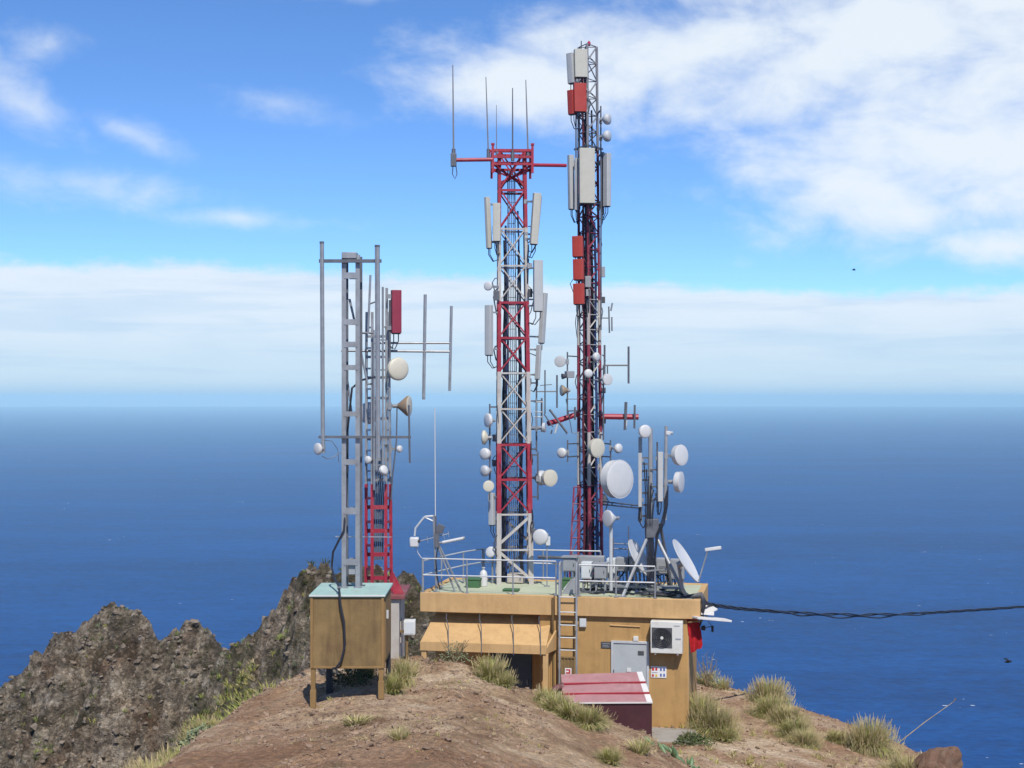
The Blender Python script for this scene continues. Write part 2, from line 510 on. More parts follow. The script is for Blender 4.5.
def build_ground():
    xs = axis_vals(-420, -27, 13, 420, .13)
    ys = axis_vals(-260, 19, 70, 460, .15)
    X, Y = np.meshgrid(xs, ys)
    Z, isr, r2d, knoll, out, bl, st = terrain(X, Y)
    nx, ny = len(xs), len(ys)
    co = np.stack([X, Y, Z], -1).reshape(-1, 3)
    i = np.arange(nx * ny).reshape(ny, nx)
    q = np.stack([i[:-1, :-1], i[:-1, 1:], i[1:, 1:], i[1:, :-1]], -1).reshape(-1, 4)
    me = bpy.data.meshes.new('ground')
    me.vertices.add(len(co))
    me.vertices.foreach_set('co', co.ravel())
    me.loops.add(q.size)
    me.loops.foreach_set('vertex_index', q.ravel().astype(np.int32))
    me.polygons.add(len(q))
    me.polygons.foreach_set('loop_start', np.arange(0, q.size, 4, dtype=np.int32))
    me.polygons.foreach_set('loop_total', np.full(len(q), 4, np.int32))
    me.update(calc_edges=True)
    fr = isr.reshape(-1)[q].mean(1)
    me.polygons.foreach_set('use_smooth', fr < .5)
    # material masks: r = bare rock, g = vegetation, b = knoll soil
    vn = fbm(X, Y, 2.2, 200, 4)
    veg = isr * (r2d * sstep(-.35, .75, vn + .2) * .65 + (1 - r2d) * sstep(.3, .9, vn) * .4) + (1 - isr) * out * sstep(-.6, .4, vn + .3)
    rock = isr
    col = np.stack([rock, np.clip(veg, 0, 1), knoll, np.ones_like(rock)], -1).reshape(-1, 4)
    ca = me.color_attributes.new('cover', 'FLOAT_COLOR', 'POINT')
    ca.data.foreach_set('color', col.ravel())
    o = bpy.data.objects.new('ground', me)
    COL.objects.link(o)
    struct(o)
    # material
    m = bpy.data.materials.new('volcanic_soil_and_rock')
    m.use_nodes = True
    nt = m.node_tree
    N, L = nt.nodes, nt.links
    b = N['Principled BSDF']
    b.inputs['Roughness'].default_value = .95
    b.inputs['Specular IOR Level'].default_value = .15
    tc = N.new('ShaderNodeTexCoord')
    at = N.new('ShaderNodeAttribute')
    at.attribute_name = 'cover'
    sep = N.new('ShaderNodeSeparateColor')
    L.new(at.outputs['Color'], sep.inputs[0])

    def noise(sc, det=6, ro=.6, vec=None):
        n = N.new('ShaderNodeTexNoise')
        n.inputs['Scale'].default_value = sc
        n.inputs['Detail'].default_value = det
        n.inputs['Roughness'].default_value = ro
        L.new(vec or tc.outputs['Object'], n.inputs['Vector'])
        return n.outputs['Fac']

    def ramp(fac, stops):
        r = N.new('ShaderNodeValToRGB')
        e = r.color_ramp.elements
        while len(e) < len(stops):
            e.new(.5)
        for k, (p, c) in enumerate(stops):
            e[k].position = p
            e[k].color = tuple(c) + (1,) if len(c) == 3 else c
        L.new(fac, r.inputs['Fac'])
        return r.outputs['Color']

    def mix(fac, a, c, mode='MIX'):
        x = N.new('ShaderNodeMix')
        x.data_type = 'RGBA'
        x.blend_type = mode
        if isinstance(fac, float):
            x.inputs[0].default_value = fac
        else:
            L.new(fac, x.inputs[0])
        for s_, k in ((a, 6), (c, 7)):
            if isinstance(s_, tuple):
                x.inputs[k].default_value = s_ + (1,)
            else:
                L.new(s_, x.inputs[k])
        return x.outputs[2]
    g3 = lambda v: (v, v, v)
    soil = ramp(noise(.55, 8, .65), [(.36, (.27, .16, .092)), (.46, (.45, .30, .18)), (.55, (.61, .44, .28)), (.65, (.76, .60, .42))])
    soil = mix(ramp(noise(.28, 4), [(.44, g3(0)), (.58, g3(.8))]), soil, (.34, .19, .11))
    fine = ramp(noise(9, 8, .75), [(.26, g3(.55)), (.48, g3(1.12)), (.7, g3(1.8))])
    soil = mix(1.0, soil, fine, 'MULTIPLY')
    vo = N.new('ShaderNodeTexVoronoi')
    vo.inputs['Scale'].default_value = 7
    L.new(tc.outputs['Object'], vo.inputs['Vector'])
    soil = mix(ramp(vo.outputs['Distance'], [(.06, g3(.5)), (.16, g3(0))]), soil, (.42, .33, .25))
    # dry litter patches
    soil = mix(ramp(noise(1.3, 7, .7), [(.56, g3(0)), (.68, g3(.55))]), soil, (.25, .2, .105))
    # rock
    mp = N.new('ShaderNodeMapping')
    mp.inputs['Rotation'].default_value = (.5, .35, .6)
    mp.inputs['Scale'].default_value = (1, .28, 1.2)
    L.new(tc.outputs['Object'], mp.inputs['Vector'])
    rk = ramp(noise(1.6, 10, .72, mp.outputs[0]), [(.32, (.07, .054, .042)), (.43, (.235, .185, .138)), (.53, (.42, .34, .25)), (.66, (.68, .59, .48))])
    rk = mix(ramp(noise(.45, 5), [(.5, g3(0)), (.66, g3(.55))]), rk, (.22, .125, .07))
    vb = N.new('ShaderNodeTexVoronoi')
    vb.inputs['Scale'].default_value = 1.3
    L.new(mp.outputs[0], vb.inputs['Vector'])
    sb = N.new('ShaderNodeSeparateColor')
    L.new(vb.outputs['Color'], sb.inputs[0])
    rk = mix(1.0, rk, ramp(sb.outputs[0], [(0., g3(.6)), (1., g3(1.45))]), 'MULTIPLY')
    rk = mix(1.0, rk, ramp(noise(4.5, 8, .75), [(.34, g3(.3)), (.5, g3(.95)), (.66, g3(1.75))]), 'MULTIPLY')  # random tone, with sunlit bits and shaded hollows put into the colour
    vg = ramp(noise(2.2, 8, .75), [(.32, (.022, .026, .01)), (.5, (.065, .068, .026)), (.68, (.16, .135, .06))])
    rmask = ramp(sep.outputs[0], [(.3, g3(0)), (.7, g3(1))])
    c = mix(rmask, soil, rk)
    vmul = N.new('ShaderNodeMath')
    vmul.operation = 'MULTIPLY'
    L.new(sep.outputs[1], vmul.inputs[0])
    L.new(ramp(noise(1.1, 8, .7), [(.36, g3(0)), (.56, g3(1))]), vmul.inputs[1])
    c = mix(vmul.outputs[0], c, vg)
    L.new(c, b.inputs['Base Color'])
    bh = N.new('ShaderNodeMath')
    bh.operation = 'ADD'
    L.new(noise(5, 10, .72), bh.inputs[0])
    bh2 = N.new('ShaderNodeMath')
    bh2.operation = 'MULTIPLY_ADD'
    L.new(noise(2.0, 9, .75, mp.outputs[0]), bh2.inputs[0])
    L.new(sep.outputs[0], bh2.inputs[1])
    bh2.inputs[2].default_value = 0
    bh3 = N.new('ShaderNodeMath')
    bh3.operation = 'MULTIPLY'
    L.new(bh2.outputs[0], bh3.inputs[0])
    bh3.inputs[1].default_value = 6
    L.new(bh3.outputs[0], bh.inputs[1])
    bu = N.new('ShaderNodeBump')
    bu.inputs['Strength'].default_value = 1.0
    bu.inputs['Distance'].default_value = .27
    L.new(bh.outputs[0], bu.inputs['Height'])
    L.new(bu.outputs['Normal'], b.inputs['Normal'])
    me.materials.append(m)
    return X, Y, Z, isr, r2d, knoll, out


GX = build_ground()


def build_sea():
    R = (ZC - SEA) / .0069
    vs, fs = [(0, 0, 0)], []
    rad = [300, 1200, 4000, 12000, R]
    n = 96
    for r in rad:
        for k in range(n):
            a = 2 * math.pi * k / n
            vs.append((r * math.sin(a), r * math.cos(a), 0))
    for k in range(n):
        fs.append((0, 1 + (k + 1) % n, 1 + k))
    for j in range(len(rad) - 1):
        for k in range(n):
            a, c = 1 + j * n + k, 1 + j * n + (k + 1) % n
            fs.append((a, c, c + n, a + n))
    me = bpy.data.meshes.new('sea')
    me.from_pydata(vs, [], fs)
    o = bpy.data.objects.new('sea', me)
    COL.objects.link(o)
    o.location = (0, 0, SEA)
    struct(o)
    import bmesh
    bm = bmesh.new()
    bm.from_mesh(me)
    for f in bm.faces:
        if f.normal.z < 0:
            f.normal_flip()
    bm.to_mesh(me)
    bm.free()
    m = bpy.data.materials.new('ocean_water')
    m.use_nodes = True
    nt = m.node_tree
    N, L = nt.nodes, nt.links
    N.remove(N['Principled BSDF'])
    df = N.new('ShaderNodeBsdfDiffuse')
    gl = N.new('ShaderNodeBsdfGlossy')
    gl.inputs['Roughness'].default_value = .2
    gl.inputs['Color'].default_value = (.75, .9, 1, 1)
    fr = N.new('ShaderNodeFresnel')
    fr.inputs['IOR'].default_value = 1.333
    fm = N.new('ShaderNodeMath')
    fm.operation = 'MULTIPLY'
    fm.inputs[1].default_value = .11
    L.new(fr.outputs[0], fm.inputs[0])
    ms = N.new('ShaderNodeMixShader')
    L.new(fm.outputs[0], ms.inputs[0])
    L.new(df.outputs[0], ms.inputs[1])
    L.new(gl.outputs[0], ms.inputs[2])
    L.new(ms.outputs[0], N['Material Output'].inputs['Surface'])
    tc = N.new('ShaderNodeTexCoord')

    def nz(scale, stretch, rz, det=3, ro=.55):
        mp = N.new('ShaderNodeMapping')
        mp.inputs['Scale'].default_value = (scale * stretch, scale, scale)
        mp.inputs['Rotation'].default_value = (0, 0, rz)
        n = N.new('ShaderNodeTexNoise')
        n.inputs['Scale'].default_value = 1
        n.inputs['Detail'].default_value = det
        n.inputs['Roughness'].default_value = ro
        L.new(tc.outputs['Object'], mp.inputs['Vector'])
        L.new(mp.outputs[0], n.inputs['Vector'])
        return n.outputs['Fac']
    swell = nz(1 / 26., .45, .2, 4, .6)
    chop = nz(1 / 7., .6, -.35, 4, .6)
    patch = nz(1 / 300., .35, .12, 6, .62)
    add = N.new('ShaderNodeMath')
    add.operation = 'MULTIPLY_ADD'
    L.new(chop, add.inputs[0])
    add.inputs[1].default_value = .5
    L.new(swell, add.inputs[2])
    bu = N.new('ShaderNodeBump')
    bu.inputs['Strength'].default_value = .8
    bu.inputs['Distance'].default_value = 2.2
    L.new(add.outputs[0], bu.inputs['Height'])
    for nd in (df, gl, fr):
        L.new(bu.outputs['Normal'], nd.inputs['Normal'])
    r = N.new('ShaderNodeValToRGB')
    e = r.color_ramp.elements
    e[0].position, e[0].color = .40, (0, .024, .12, 1)
    e[1].position, e[1].color = .62, (.0003, .060, .24, 1)
    am = N.new('ShaderNodeMath')
    am.operation = 'MULTIPLY_ADD'
    L.new(patch, am.inputs[0])
    am.inputs[1].default_value = .34
    hs0 = N.new('ShaderNodeMath')
    hs0.operation = 'MULTIPLY'
    L.new(chop, hs0.inputs[0])
    hs0.inputs[1].default_value = .38
    hs = N.new('ShaderNodeMath')
    hs.operation = 'MULTIPLY_ADD'
    L.new(swell, hs.inputs[0])
    hs.inputs[1].default_value = .28
    L.new(hs0.outputs[0], hs.inputs[2])
    L.new(hs.outputs[0], am.inputs[2])
    L.new(am.outputs[0], r.inputs['Fac'])
    # scattered whitecaps
    wc = nz(1 / 6., .6, .1, 2, .5)
    w2 = nz(1 / 90., .8, .5, 3, .6)
    mu = N.new('ShaderNodeMath')
    mu.operation = 'MULTIPLY'
    L.new(wc, mu.inputs[0])
    L.new(w2, mu.inputs[1])
    wr = N.new('ShaderNodeValToRGB')
    wr.color_ramp.elements[0].position, wr.color_ramp.elements[0].color = .452, (0, 0, 0, 1)
    wr.color_ramp.elements[1].position, wr.color_ramp.elements[1].color = .478, (.8, .8, .8, 1)
    L.new(mu.outputs[0], wr.inputs['Fac'])
    mx = N.new('ShaderNodeMix')
    mx.data_type = 'RGBA'
    L.new(wr.outputs['Color'], mx.inputs[0])
    L.new(r.outputs['Color'], mx.inputs[6])
    mx.inputs[7].default_value = (.7, .72, .74, 1)
    L.new(mx.outputs[2], df.inputs['Color'])
    me.materials.append(m)
    # the air over the sea
    hz = MB().box((0, 0, (SEA - 1.0 + 26) / 2), (R * 2.08, R * 2.08, 26 - SEA + 1)).build('haze', [], None)
    hz['kind'] = 'stuff'
    hm = bpy.data.materials.new('sea_haze')
    hm.use_nodes = True
    nt = hm.node_tree
    nt.nodes.remove(nt.nodes['Principled BSDF'])
    pv = nt.nodes.new('ShaderNodeVolumePrincipled')
    pv.inputs['Color'].default_value = (.52, .82, 1.0, 1)
    pv.inputs['Density'].default_value = HAZE
    pv.inputs['Anisotropy'].default_value = -.4
    nt.links.new(pv.outputs[0], nt.nodes['Material Output'].inputs['Volume'])
    hz.data.materials.clear()
    hz.data.materials.append(hm)


HAZE = 6.5e-5
build_sea()

# ------------------------------------------------------------------ sky, sun, camera
SUN_AZ, SUN_EL = math.radians(13), math.radians(52)     # to the right of and behind the camera
sun_dir = V((math.sin(SUN_AZ) * math.cos(SUN_EL), -math.cos(SUN_AZ) * math.cos(SUN_EL), math.sin(SUN_EL)))


def build_world():
    w = bpy.data.worlds.new('World')
    SC.world = w
    w.use_nodes = True
    nt = w.node_tree
    N, L = nt.nodes, nt.links
    bg = N['Background']
    STR = .1
    bg.inputs['Strength'].default_value = STR
    tc = N.new('ShaderNodeTexCoord')
    sp = N.new('ShaderNodeSeparateXYZ')
    L.new(tc.outputs['Generated'], sp.inputs[0])

    def M(op, *a, clamp=False):
        n = N.new('ShaderNodeMath')
        n.operation = op
        n.use_clamp = clamp
        for k, q in enumerate(a):
            if isinstance(q, (int, float)):
                n.inputs[k].default_value = q
            else:
                L.new(q, n.inputs[k])
        return n.outputs[0]
    x, y, z = sp.outputs
    az = M('ARCTAN2', x, y)
    el = M('ARCSINE', z)
    U = M('MULTIPLY_ADD', az, 1500., 512.)        # degrees across and up, scaled to a handy unit
    W = M('MULTIPLY_ADD', el, -1500., 396.)

    def noise(sx, sy, det, ro, off=0., dist=0.):
        c = N.new('ShaderNodeCombineXYZ')
        L.new(M('MULTIPLY_ADD', U, sx, off), c.inputs[0])
        L.new(M('MULTIPLY', W, sy), c.inputs[1])
        c.inputs[2].default_value = off
        n = N.new('ShaderNodeTexNoise')
        n.inputs['Scale'].default_value = 1
        n.inputs['Detail'].default_value = det
        n.inputs['Roughness'].default_value = ro
        n.inputs['Distortion'].default_value = dist
        L.new(c.outputs[0], n.inputs['Vector'])
        return n.outputs['Fac']

    def smooth(a, b, v):
        n = N.new('ShaderNodeMapRange')
        n.interpolation_type = 'SMOOTHSTEP'
        n.inputs['From Min'].default_value = a
        n.inputs['From Max'].default_value = b
        L.new(v, n.inputs['Value'])
        return n.outputs['Result']

    def ell(cx, cy, rx, ry, ang=0.):
        ca, sa = math.cos(math.radians(ang)), math.sin(math.radians(ang))
        dx, dy = M('SUBTRACT', U, float(cx)), M('SUBTRACT', W, float(cy))
        a = M('ADD', M('MULTIPLY', dx, ca / rx), M('MULTIPLY', dy, sa / rx))
        b = M('ADD', M('MULTIPLY', dx, -sa / ry), M('MULTIPLY', dy, ca / ry))
        q = M('SQRT', M('ADD', M('MULTIPLY', a, a), M('MULTIPLY', b, b)))
        return M('SUBTRACT', 1., q)

    def mixc(f, a, b):
        m = N.new('ShaderNodeMix')
        m.data_type = 'RGBA'
        L.new(f, m.inputs[0])
        for q, k in ((a, 6), (b, 7)):
            if isinstance(q, tuple):
                m.inputs[k].default_value = tuple(c / STR for c in q) + (1,)
            else:
                L.new(q, m.inputs[k])
        return m.outputs[2]
    # clear sky: look the Nishita sky up a little higher so that it is as deep a blue as in the photograph
    cb = N.new('ShaderNodeCombineXYZ')
    L.new(x, cb.inputs[0])
    L.new(y, cb.inputs[1])
    L.new(M('MULTIPLY_ADD', M('MAXIMUM', z, 0.), 1.55, -.005), cb.inputs[2])
    nv = N.new('ShaderNodeVectorMath')
    nv.operation = 'NORMALIZE'
    L.new(cb.outputs[0], nv.inputs[0])
    sky = N.new('ShaderNodeTexSky')
    sky.sky_type = 'NISHITA'
    sky.sun_disc = False
    sky.sun_elevation = SUN_EL
    sky.sun_rotation = math.atan2(sun_dir.x, sun_dir.y)
    sky.altitude = 250
    sky.air_density = 1.0
    sky.dust_density = .2
    sky.ozone_density = 2.0
    L.new(nv.outputs[0], sky.inputs[0])
    tint = N.new('ShaderNodeMix')
    tint.data_type = 'RGBA'
    tint.blend_type = 'MULTIPLY'
    L.new(smooth(.75, .35, z), tint.inputs[0])
    L.new(sky.outputs[0], tint.inputs[6])
    tint.inputs[7].default_value = SKYTINT + (1,)
    c = tint.outputs[2]
    # high streaked clouds
    fine = noise(.012, .020, 7, .58, 3.3, .25)
    broad = noise(.0042, .0085, 5, .55, 8.1, .4)
    mask = ell(900, 50, 380, 150, 8)
    for e in ((810, 75, 330, 95, 3), (960, 165, 330, 95, 0), (540, 88, 190, 46, 4), (700, 60, 260, 70, 0), (840, 190, 200, 55, 14), (1000, 20, 330, 70, 0), (985, 255, 90, 26, 5)):
        mask = M('MAXIMUM', mask, ell(*e))
    den = M('ADD', M('MULTIPLY', mask, .98), M('ADD', M('MULTIPLY_ADD', fine, 1.5, -.80), M('MULTIPLY_ADD', broad, .9, -.42)))
    hi = smooth(-.12, .86, den)
    m2 = ell(287, 112, 78, 26, 6)
    for e in ((45, 125, 100, 40, 30), (80, 192, 190, 34, 6), (2, 78, 26, 30, 0), (60, 68, 50, 26, 0), (250, 222, 150, 16, 2), (350, 2, 80, 14, 0), (150, 150, 90, 20, 20)):
        m2 = M('MAXIMUM', m2, ell(*e))
    d2 = M('ADD', M('MULTIPLY', m2, .7), M('MULTIPLY_ADD', fine, 1.5, -.92))
    hi2 = M('MULTIPLY', smooth(-.15, 1.0, d2), .8)
    hi = M('MAXIMUM', M('MULTIPLY', hi, .95), hi2)
    c = mixc(hi, c, (.76, .83, .90))
    # the cloud bank over the sea
    top = M('MULTIPLY_ADD', smooth(100, 950, U), 27., 264.)
    edge = M('ADD', M('SUBTRACT', W, top), M('ADD', M('MULTIPLY_ADD', noise(.03, .05, 6, .6, 1.7), 26., -13.), M('MULTIPLY_ADD', noise(.006, .01, 3, .5, 4.4), 20., -10.)))
    bank = smooth(-3., 13., edge)
    st = noise(.0032, .045, 6, .6, 5.2, .25)
    body = noise(.008, .028, 6, .6, 9.9)
    shade = M('ADD', M('MULTIPLY', smooth(.44, .64, st), .6), M('MULTIPLY', smooth(.42, .7, body), .3))
    low = smooth(290., 405., W)
    shade = M('MULTIPLY', shade, M('MULTIPLY_ADD', low, .4, .75))
    bc = mixc(low, (.71, .79, .88), (.49, .65, .80))
    bc = mixc(M('MINIMUM', shade, 1.), bc, (.47, .63, .80))
    bc = mixc(smooth(376., 404., W), bc, (.31, .51, .74))
    bc = mixc(smooth(397., 407., W), bc, (.235, .43, .69))
    c = mixc(M('MULTIPLY', bank, .94), c, bc)
    L.new(c, bg.inputs['Color'])


SKYTINT = (.82, 1.19, 1.66)
build_world()

ld = bpy.data.lights.new('sun', 'SUN')
ld.energy = 4.3
ld.angle = math.radians(.5)
ld.color = (1, .965, .915)
lo = bpy.data.objects.new('sun', ld)
lo.rotation_euler = sun_dir.to_track_quat('Z', 'Y').to_euler()
lo.location = (20, -20, 60)
COL.objects.link(lo)

cd = bpy.data.cameras.new('camera')
cd.sensor_width = 36
cd.lens = F / 1024 * 36
cd.shift_y = (YL - 384) / 1024
cd.clip_end = 90000
cam = bpy.data.objects.new('camera', cd)
cam.location = (0, 0, ZC)
cam.rotation_euler = (math.pi / 2, 0, 0)
COL.objects.link(cam)
SC.camera = cam
SC.view_settings.view_transform = 'Standard'
SC.view_settings.look = 'None'
SC.view_settings.exposure = .15
SC.view_settings.gamma = 1
#@@THINGS

# ------------------------------------------------------------------ equipment building
O = P(420, 594, 40)
E_ = P(700, 601, 38.6)
u = V((E_.x - O.x, E_.y - O.y, 0))
LEN = u.length
u.normalize()
v = V((-u.y, u.x, 0))
ZR = 3.30                      # roof deck
ZF = 2.85                      # underside of the fascia
DEP = 3.5
UP = V((0, 0, 1))
RB = Matrix((u, v, UP)).transposed()


def bp(a, b, z):
    q = V((O.x, O.y, 0)) + u * a + v * b
    q.z = z
    return q


def A_(px, b=0.0):
    k = (px - 512) / F
    q = V((O.x, O.y, 0)) + v * b
    return (k * q.y - q.x) / (u.x - k * u.y)


def Zr(row, a, b=0.0):
    return ZC - (row - YL) * bp(a, b, 0).y / F


def bbox(mb, a0, a1, b0, b1, z0, z1, mi=0):
    return mb.box(bp((a0 + a1) / 2, (b0 + b1) / 2, (z0 + z1) / 2), (a1 - a0, b1 - b0, z1 - z0), RB, mi)


aL, aR = 0.0, LEN
aW = A_(433, .3)               # left end of the wall
aC = A_(551, .1)               # where the canopy ends
aE = A_(688, .12)              # right end of the wall
bld = thing('equipment_building', 'low ochre flat-roofed equipment building carrying the red and white lattice tower', 'building', bp(LEN / 2, DEP / 2, 0))
mb = MB()
bbox(mb, aC - .02, aE, .12, DEP - .1, -.4, ZF)            # right room
bbox(mb, aW, aC - .02, .62, DEP - .1, -.4, ZF)            # recessed left room
bbox(mb, aC - .30, aC - .022, .125, .62, -.4, ZF)         # pier beside the recess
mb.build('wall', OCHRE, bld, .012)
mb = MB()
bbox(mb, aL, A_(553.5), 0, .16, ZF, ZR + .06)
bbox(mb, A_(554.5), aR, .004, .164, ZF, ZR + .05)
bbox(mb, aL, aL + .16, .16, DEP, ZF, ZR + .056)
bbox(mb, aR - .16, aR, .164, DEP, ZF, ZR + .046)
bbox(mb, aL + .16, aR - .16, DEP - .16, DEP, ZF, ZR + .05)
mb.build('fascia', OCHREL, bld, .012)
mb = MB()
bbox(mb, aL + .16, aR - .16, .162, DEP - .16, ZF + .004, ZR + .02)
mb.build('roof_deck', DECK, bld)
# canopy
zt, zl0, zl1 = Zr(621, A_(490), .3), 2.17, 1.93
mb = MB()
c0, c1, c2, c3 = aW - .03, A_(551.5, .3), A_(420.5, -.62), A_(546.5, -.62)
bt, bl_ = .3, -.62
top = [bp(c0, .619, zt + .1), bp(c1 - .32, .619, zt + .1), bp(c1 - .32, bt, zt), bp(c1, .11, zt - .04), bp(c3, bl_, zl0), bp(c2, bl_, zl0)]
mb.prism(top, V((0, 0, -.09)))
mb.bar(bp(c2, bl_ - .03, (zl0 + zl1) / 2), bp(c3, bl_ - .03, (zl0 + zl1) / 2), .06, zl0 - zl1)
mb.prism([bp(c3 - .05, bl_, zl0 - .09), bp(c3 - .05, bl_, zl1), bp(c3 + .1, .1, zl1), bp(c3 + .1, .1, zt - .16)], u * .05)
can = mb.build('canopy', OCHREL, bld, .008)
mb = MB()
for px in (449, 482, 514, 541):
    a = A_(px, bl_)
    bx = A_(px, .3)
    mb.tube([bp(bx, .0, ZF - .03), bp(bx, -.012, ZF - .16), bp((a + bx) / 2, -.25, zt - .08), bp(a, bl_ - .062, zl0 + .02), bp(a, bl_ - .066, zl1 - .04)], .012, 5)
    o = mb.build('tie_rod', DKSTEEL, can)
    mb = MB()
for px in (424, 545.5):
    a = A_(px, bl_)
    mb = MB()
    bbox(mb, a - .065, a + .065, bl_ - .03, bl_ + .1, -.3, zl1)
    mb.build('canopy_post', OCHREL, bld, .008)
mb = MB()
bbox(mb, A_(491, .62), A_(532, .62), .585, .615, -.2, Zr(652, A_(510), .6))
dd_ = mb.build('door', DOORB, bld, .004)
mb = MB()
bbox(mb, A_(527, .6), A_(528.5, .6), .53, .584, .9, 1.04)
mb.build('handle', DKSTEEL, dd_)
# grey steel door
a0, a1 = A_(612.5, .12), A_(648, .12)
zd = Zr(641.5, a0, .12)
mb = MB()
bbox(mb, a0 - .03, a0 + .03, .06, .118, 0, zd + .03)
bbox(mb, a1 - .03, a1 + .03, .06, .118, 0, zd + .03)
bbox(mb, a0 + .03, a1 - .03, .06, .118, zd - .03, zd + .03)
dr = MB()
bbox(dr, a0 + .032, a1 - .032, .085, .117, 0.01, zd - .032)
door = dr.build('door', DOORG, bld, .004)
mb.build('door_frame', LTSTEEL, door, .003)
mb = MB()
bbox(mb, A_(627, .1), A_(631, .1), .06, .084, Zr(671, a0, .1), Zr(667.5, a0, .1))
mb.build('lock_plate', WTRIM, door)
mb = MB()
bbox(mb, A_(638, .1), A_(644, .1), .072, .084, Zr(654, a0, .1), Zr(650, a0, .1))
mb.build('notice_plate', DGREY, door)
for zz in (.4, 1.35):
    mb = MB()
    bbox(mb, a0 + .02, a0 + .05, .05, .06, zz, zz + .12)
    mb.build('hinge', DKSTEEL, door)
# rain pipe in the fascia joint and wall furniture
mb = MB()
a = A_(553)
mb.tube([bp(a, -.04, ZR + .02), bp(a, -.04, ZF - .2), bp(a, .08, ZF - .45), bp(a, .08, .2)], .028, 8)
mb.build('rain_pipe', BOXP, bld)
mb = MB()
bbox(mb, aE - .004, aE + .014, .13, .6, -.2, ZF - .45)
mb.build('sunlit_wall_strip', OCHREL, bld)  # paler ochre sheet: sunlight on the right end wall put into colour
mb = MB()
mb.tube([bp(A_(610, .1), .105, 2.62), bp(A_(640, .1), .105, 2.60)], .02, 6)
mb.build('wall_conduit', OCHREL, bld)


def plaque(name, label, cat, x0, x1, y0, y1, b, dep, m, extra=None, bevel=.004, group=None):
    a0, a1 = A_(x0, b), A_(x1, b)
    z0, z1 = Zr(y1, a0, b), Zr(y0, a0, b)
    root = thing(name, label, cat, bp((a0 + a1) / 2, b, z0), group)
    mb = MB()
    bbox(mb, a0, a1, b - dep, b - .002, z0, z1)
    mb.build('plate' if dep < .03 else 'casing', m, root, bevel)
    if extra:
        for (nm, ex0, ex1, ey0, ey1, mm) in extra:
            mb = MB()
            bbox(mb, A_(ex0, b), A_(ex1, b), b - dep - .006, b - dep - .001, Zr(ey1, a0, b), Zr(ey0, a0, b))
            mb.build(nm, mm, root)
    return root


plaque('junction_box', 'small pale grey junction box on the ochre wall just right of the ladder', 'junction box', 580, 586.5, 618, 626.5, .12, .09, CABW, [('cover', 580.8, 585.7, 619, 625.5, CABW)])
plaque('bulkhead_lamp', 'tiny cream bulkhead lamp above the grey steel door', 'lamp', 633.5, 638.5, 636, 641, .12, .07, ACW, [('lens', 634.3, 637.7, 637, 640, WTRIM)])
plaque('name_plate', 'small dark plate with faint writing left of the grey steel door', 'sign', 601, 611.5, 641.5, 648, .12, .018, DGREY,
       [('lettering', 602.5, 610, 643, 643.6, CABG), ('lettering', 602.5, 608.5, 644.8, 645.4, CABG), ('lettering', 602.5, 609.5, 646.4, 646.9, CABG)])
plaque('safety_sign', 'white sign with red, yellow and blue safety pictograms on the ochre wall', 'sign', 651, 666.5, 666, 677.5, .12, .016, SIGNW,
       [('red_pictogram', 652, 654.2, 667.2, 670.4, SIGNR), ('red_pictogram', 655.4, 657.4, 667.4, 670.2, SIGNR), ('blue_pictogram', 660.2, 661.8, 667.6, 670.4, SIGNB), ('blue_pictogram', 663.4, 665, 667.6, 670.4, SIGNB),
        ('text_strip', 652, 657.6, 672, 672.5, CABG), ('red_pictogram', 652, 654, 674, 676.4, SIGNR), ('yellow_pictogram', 655.4, 657.4, 674, 676.4, SIGNY), ('blue_pictogram', 660.2, 661.8, 673.2, 676, SIGNB), ('blue_pictogram', 663.4, 665, 673.2, 676, SIGNB)])

# air conditioner on the wall
a0, a1 = A_(650.5, -.2), A_(682.5, -.2)
z0, z1 = Zr(653, a0, -.2), Zr(621, a0, -.2)
ac = thing('air_conditioner', 'boxy off-white air conditioner outdoor unit with round black fan grille, fixed on the ochre wall', 'air conditioner', bp((a0 + a1) / 2, 0, z0))
mb = MB()
bbox(mb, a0, a1, -.22, .07, z0, z1)
cs = mb.build('casing', ACW, ac, .015)
fc = bp(a0 + (a1 - a0) * .36, -.223, (z0 + z1) / 2 - .01)
rr = (a1 - a0) * .30
mb = MB()
mb.box(fc + v * .0, (rr * 2.12, .008, rr * 2.12), RB)
fp = mb.build('fan_panel', DGREY, ac)
mb = MB()
for q in (1, .82, .64, .46, .3):
    pts = [fc - v * .02 + u * (rr * q * math.cos(t)) + UP * (rr * q * math.sin(t)) for t in [2 * math.pi * k / 28 for k in range(29)]]
    mb.tube(pts, .008, 4, cap=False)
for k in range(8):
    t = math.pi * k / 4 + .2
    mb.cyl(fc - v * .018 + u * (rr * .15 * math.cos(t)) + UP * (rr * .15 * math.sin(t)), fc - v * .018 + u * (rr * math.cos(t)) + UP * (rr * math.sin(t)), .005, 4)
mb.build('fan_grille', BLACK, ac)
mb = MB()
mb.lathe(fc - v * .01, -v, [(0, rr * .17), (.025, rr * .15)], 14)
mb.build('fan_hub', ACW, ac)
mb = MB()
bbox(mb, a0 + (a1 - a0) * .74, a1 - .07, -.224, -.221, z1 - .12, z1 - .095)
mb.build('badge', CABG, ac)
mb = MB()
bbox(mb, a1 - .18, a1 - .04, -.224, -.221, z0 + .36, z0 + .40)
mb.build('label_plate', CABG, ac)
for t in (.15, .85):
    mb = MB()
    a = a0 + (a1 - a0) * t
    bbox(mb, a - .02, a + .02, -.2, .117, z0 - .035, z0 - .003)
    mb.build('bracket', LTSTEEL, ac)

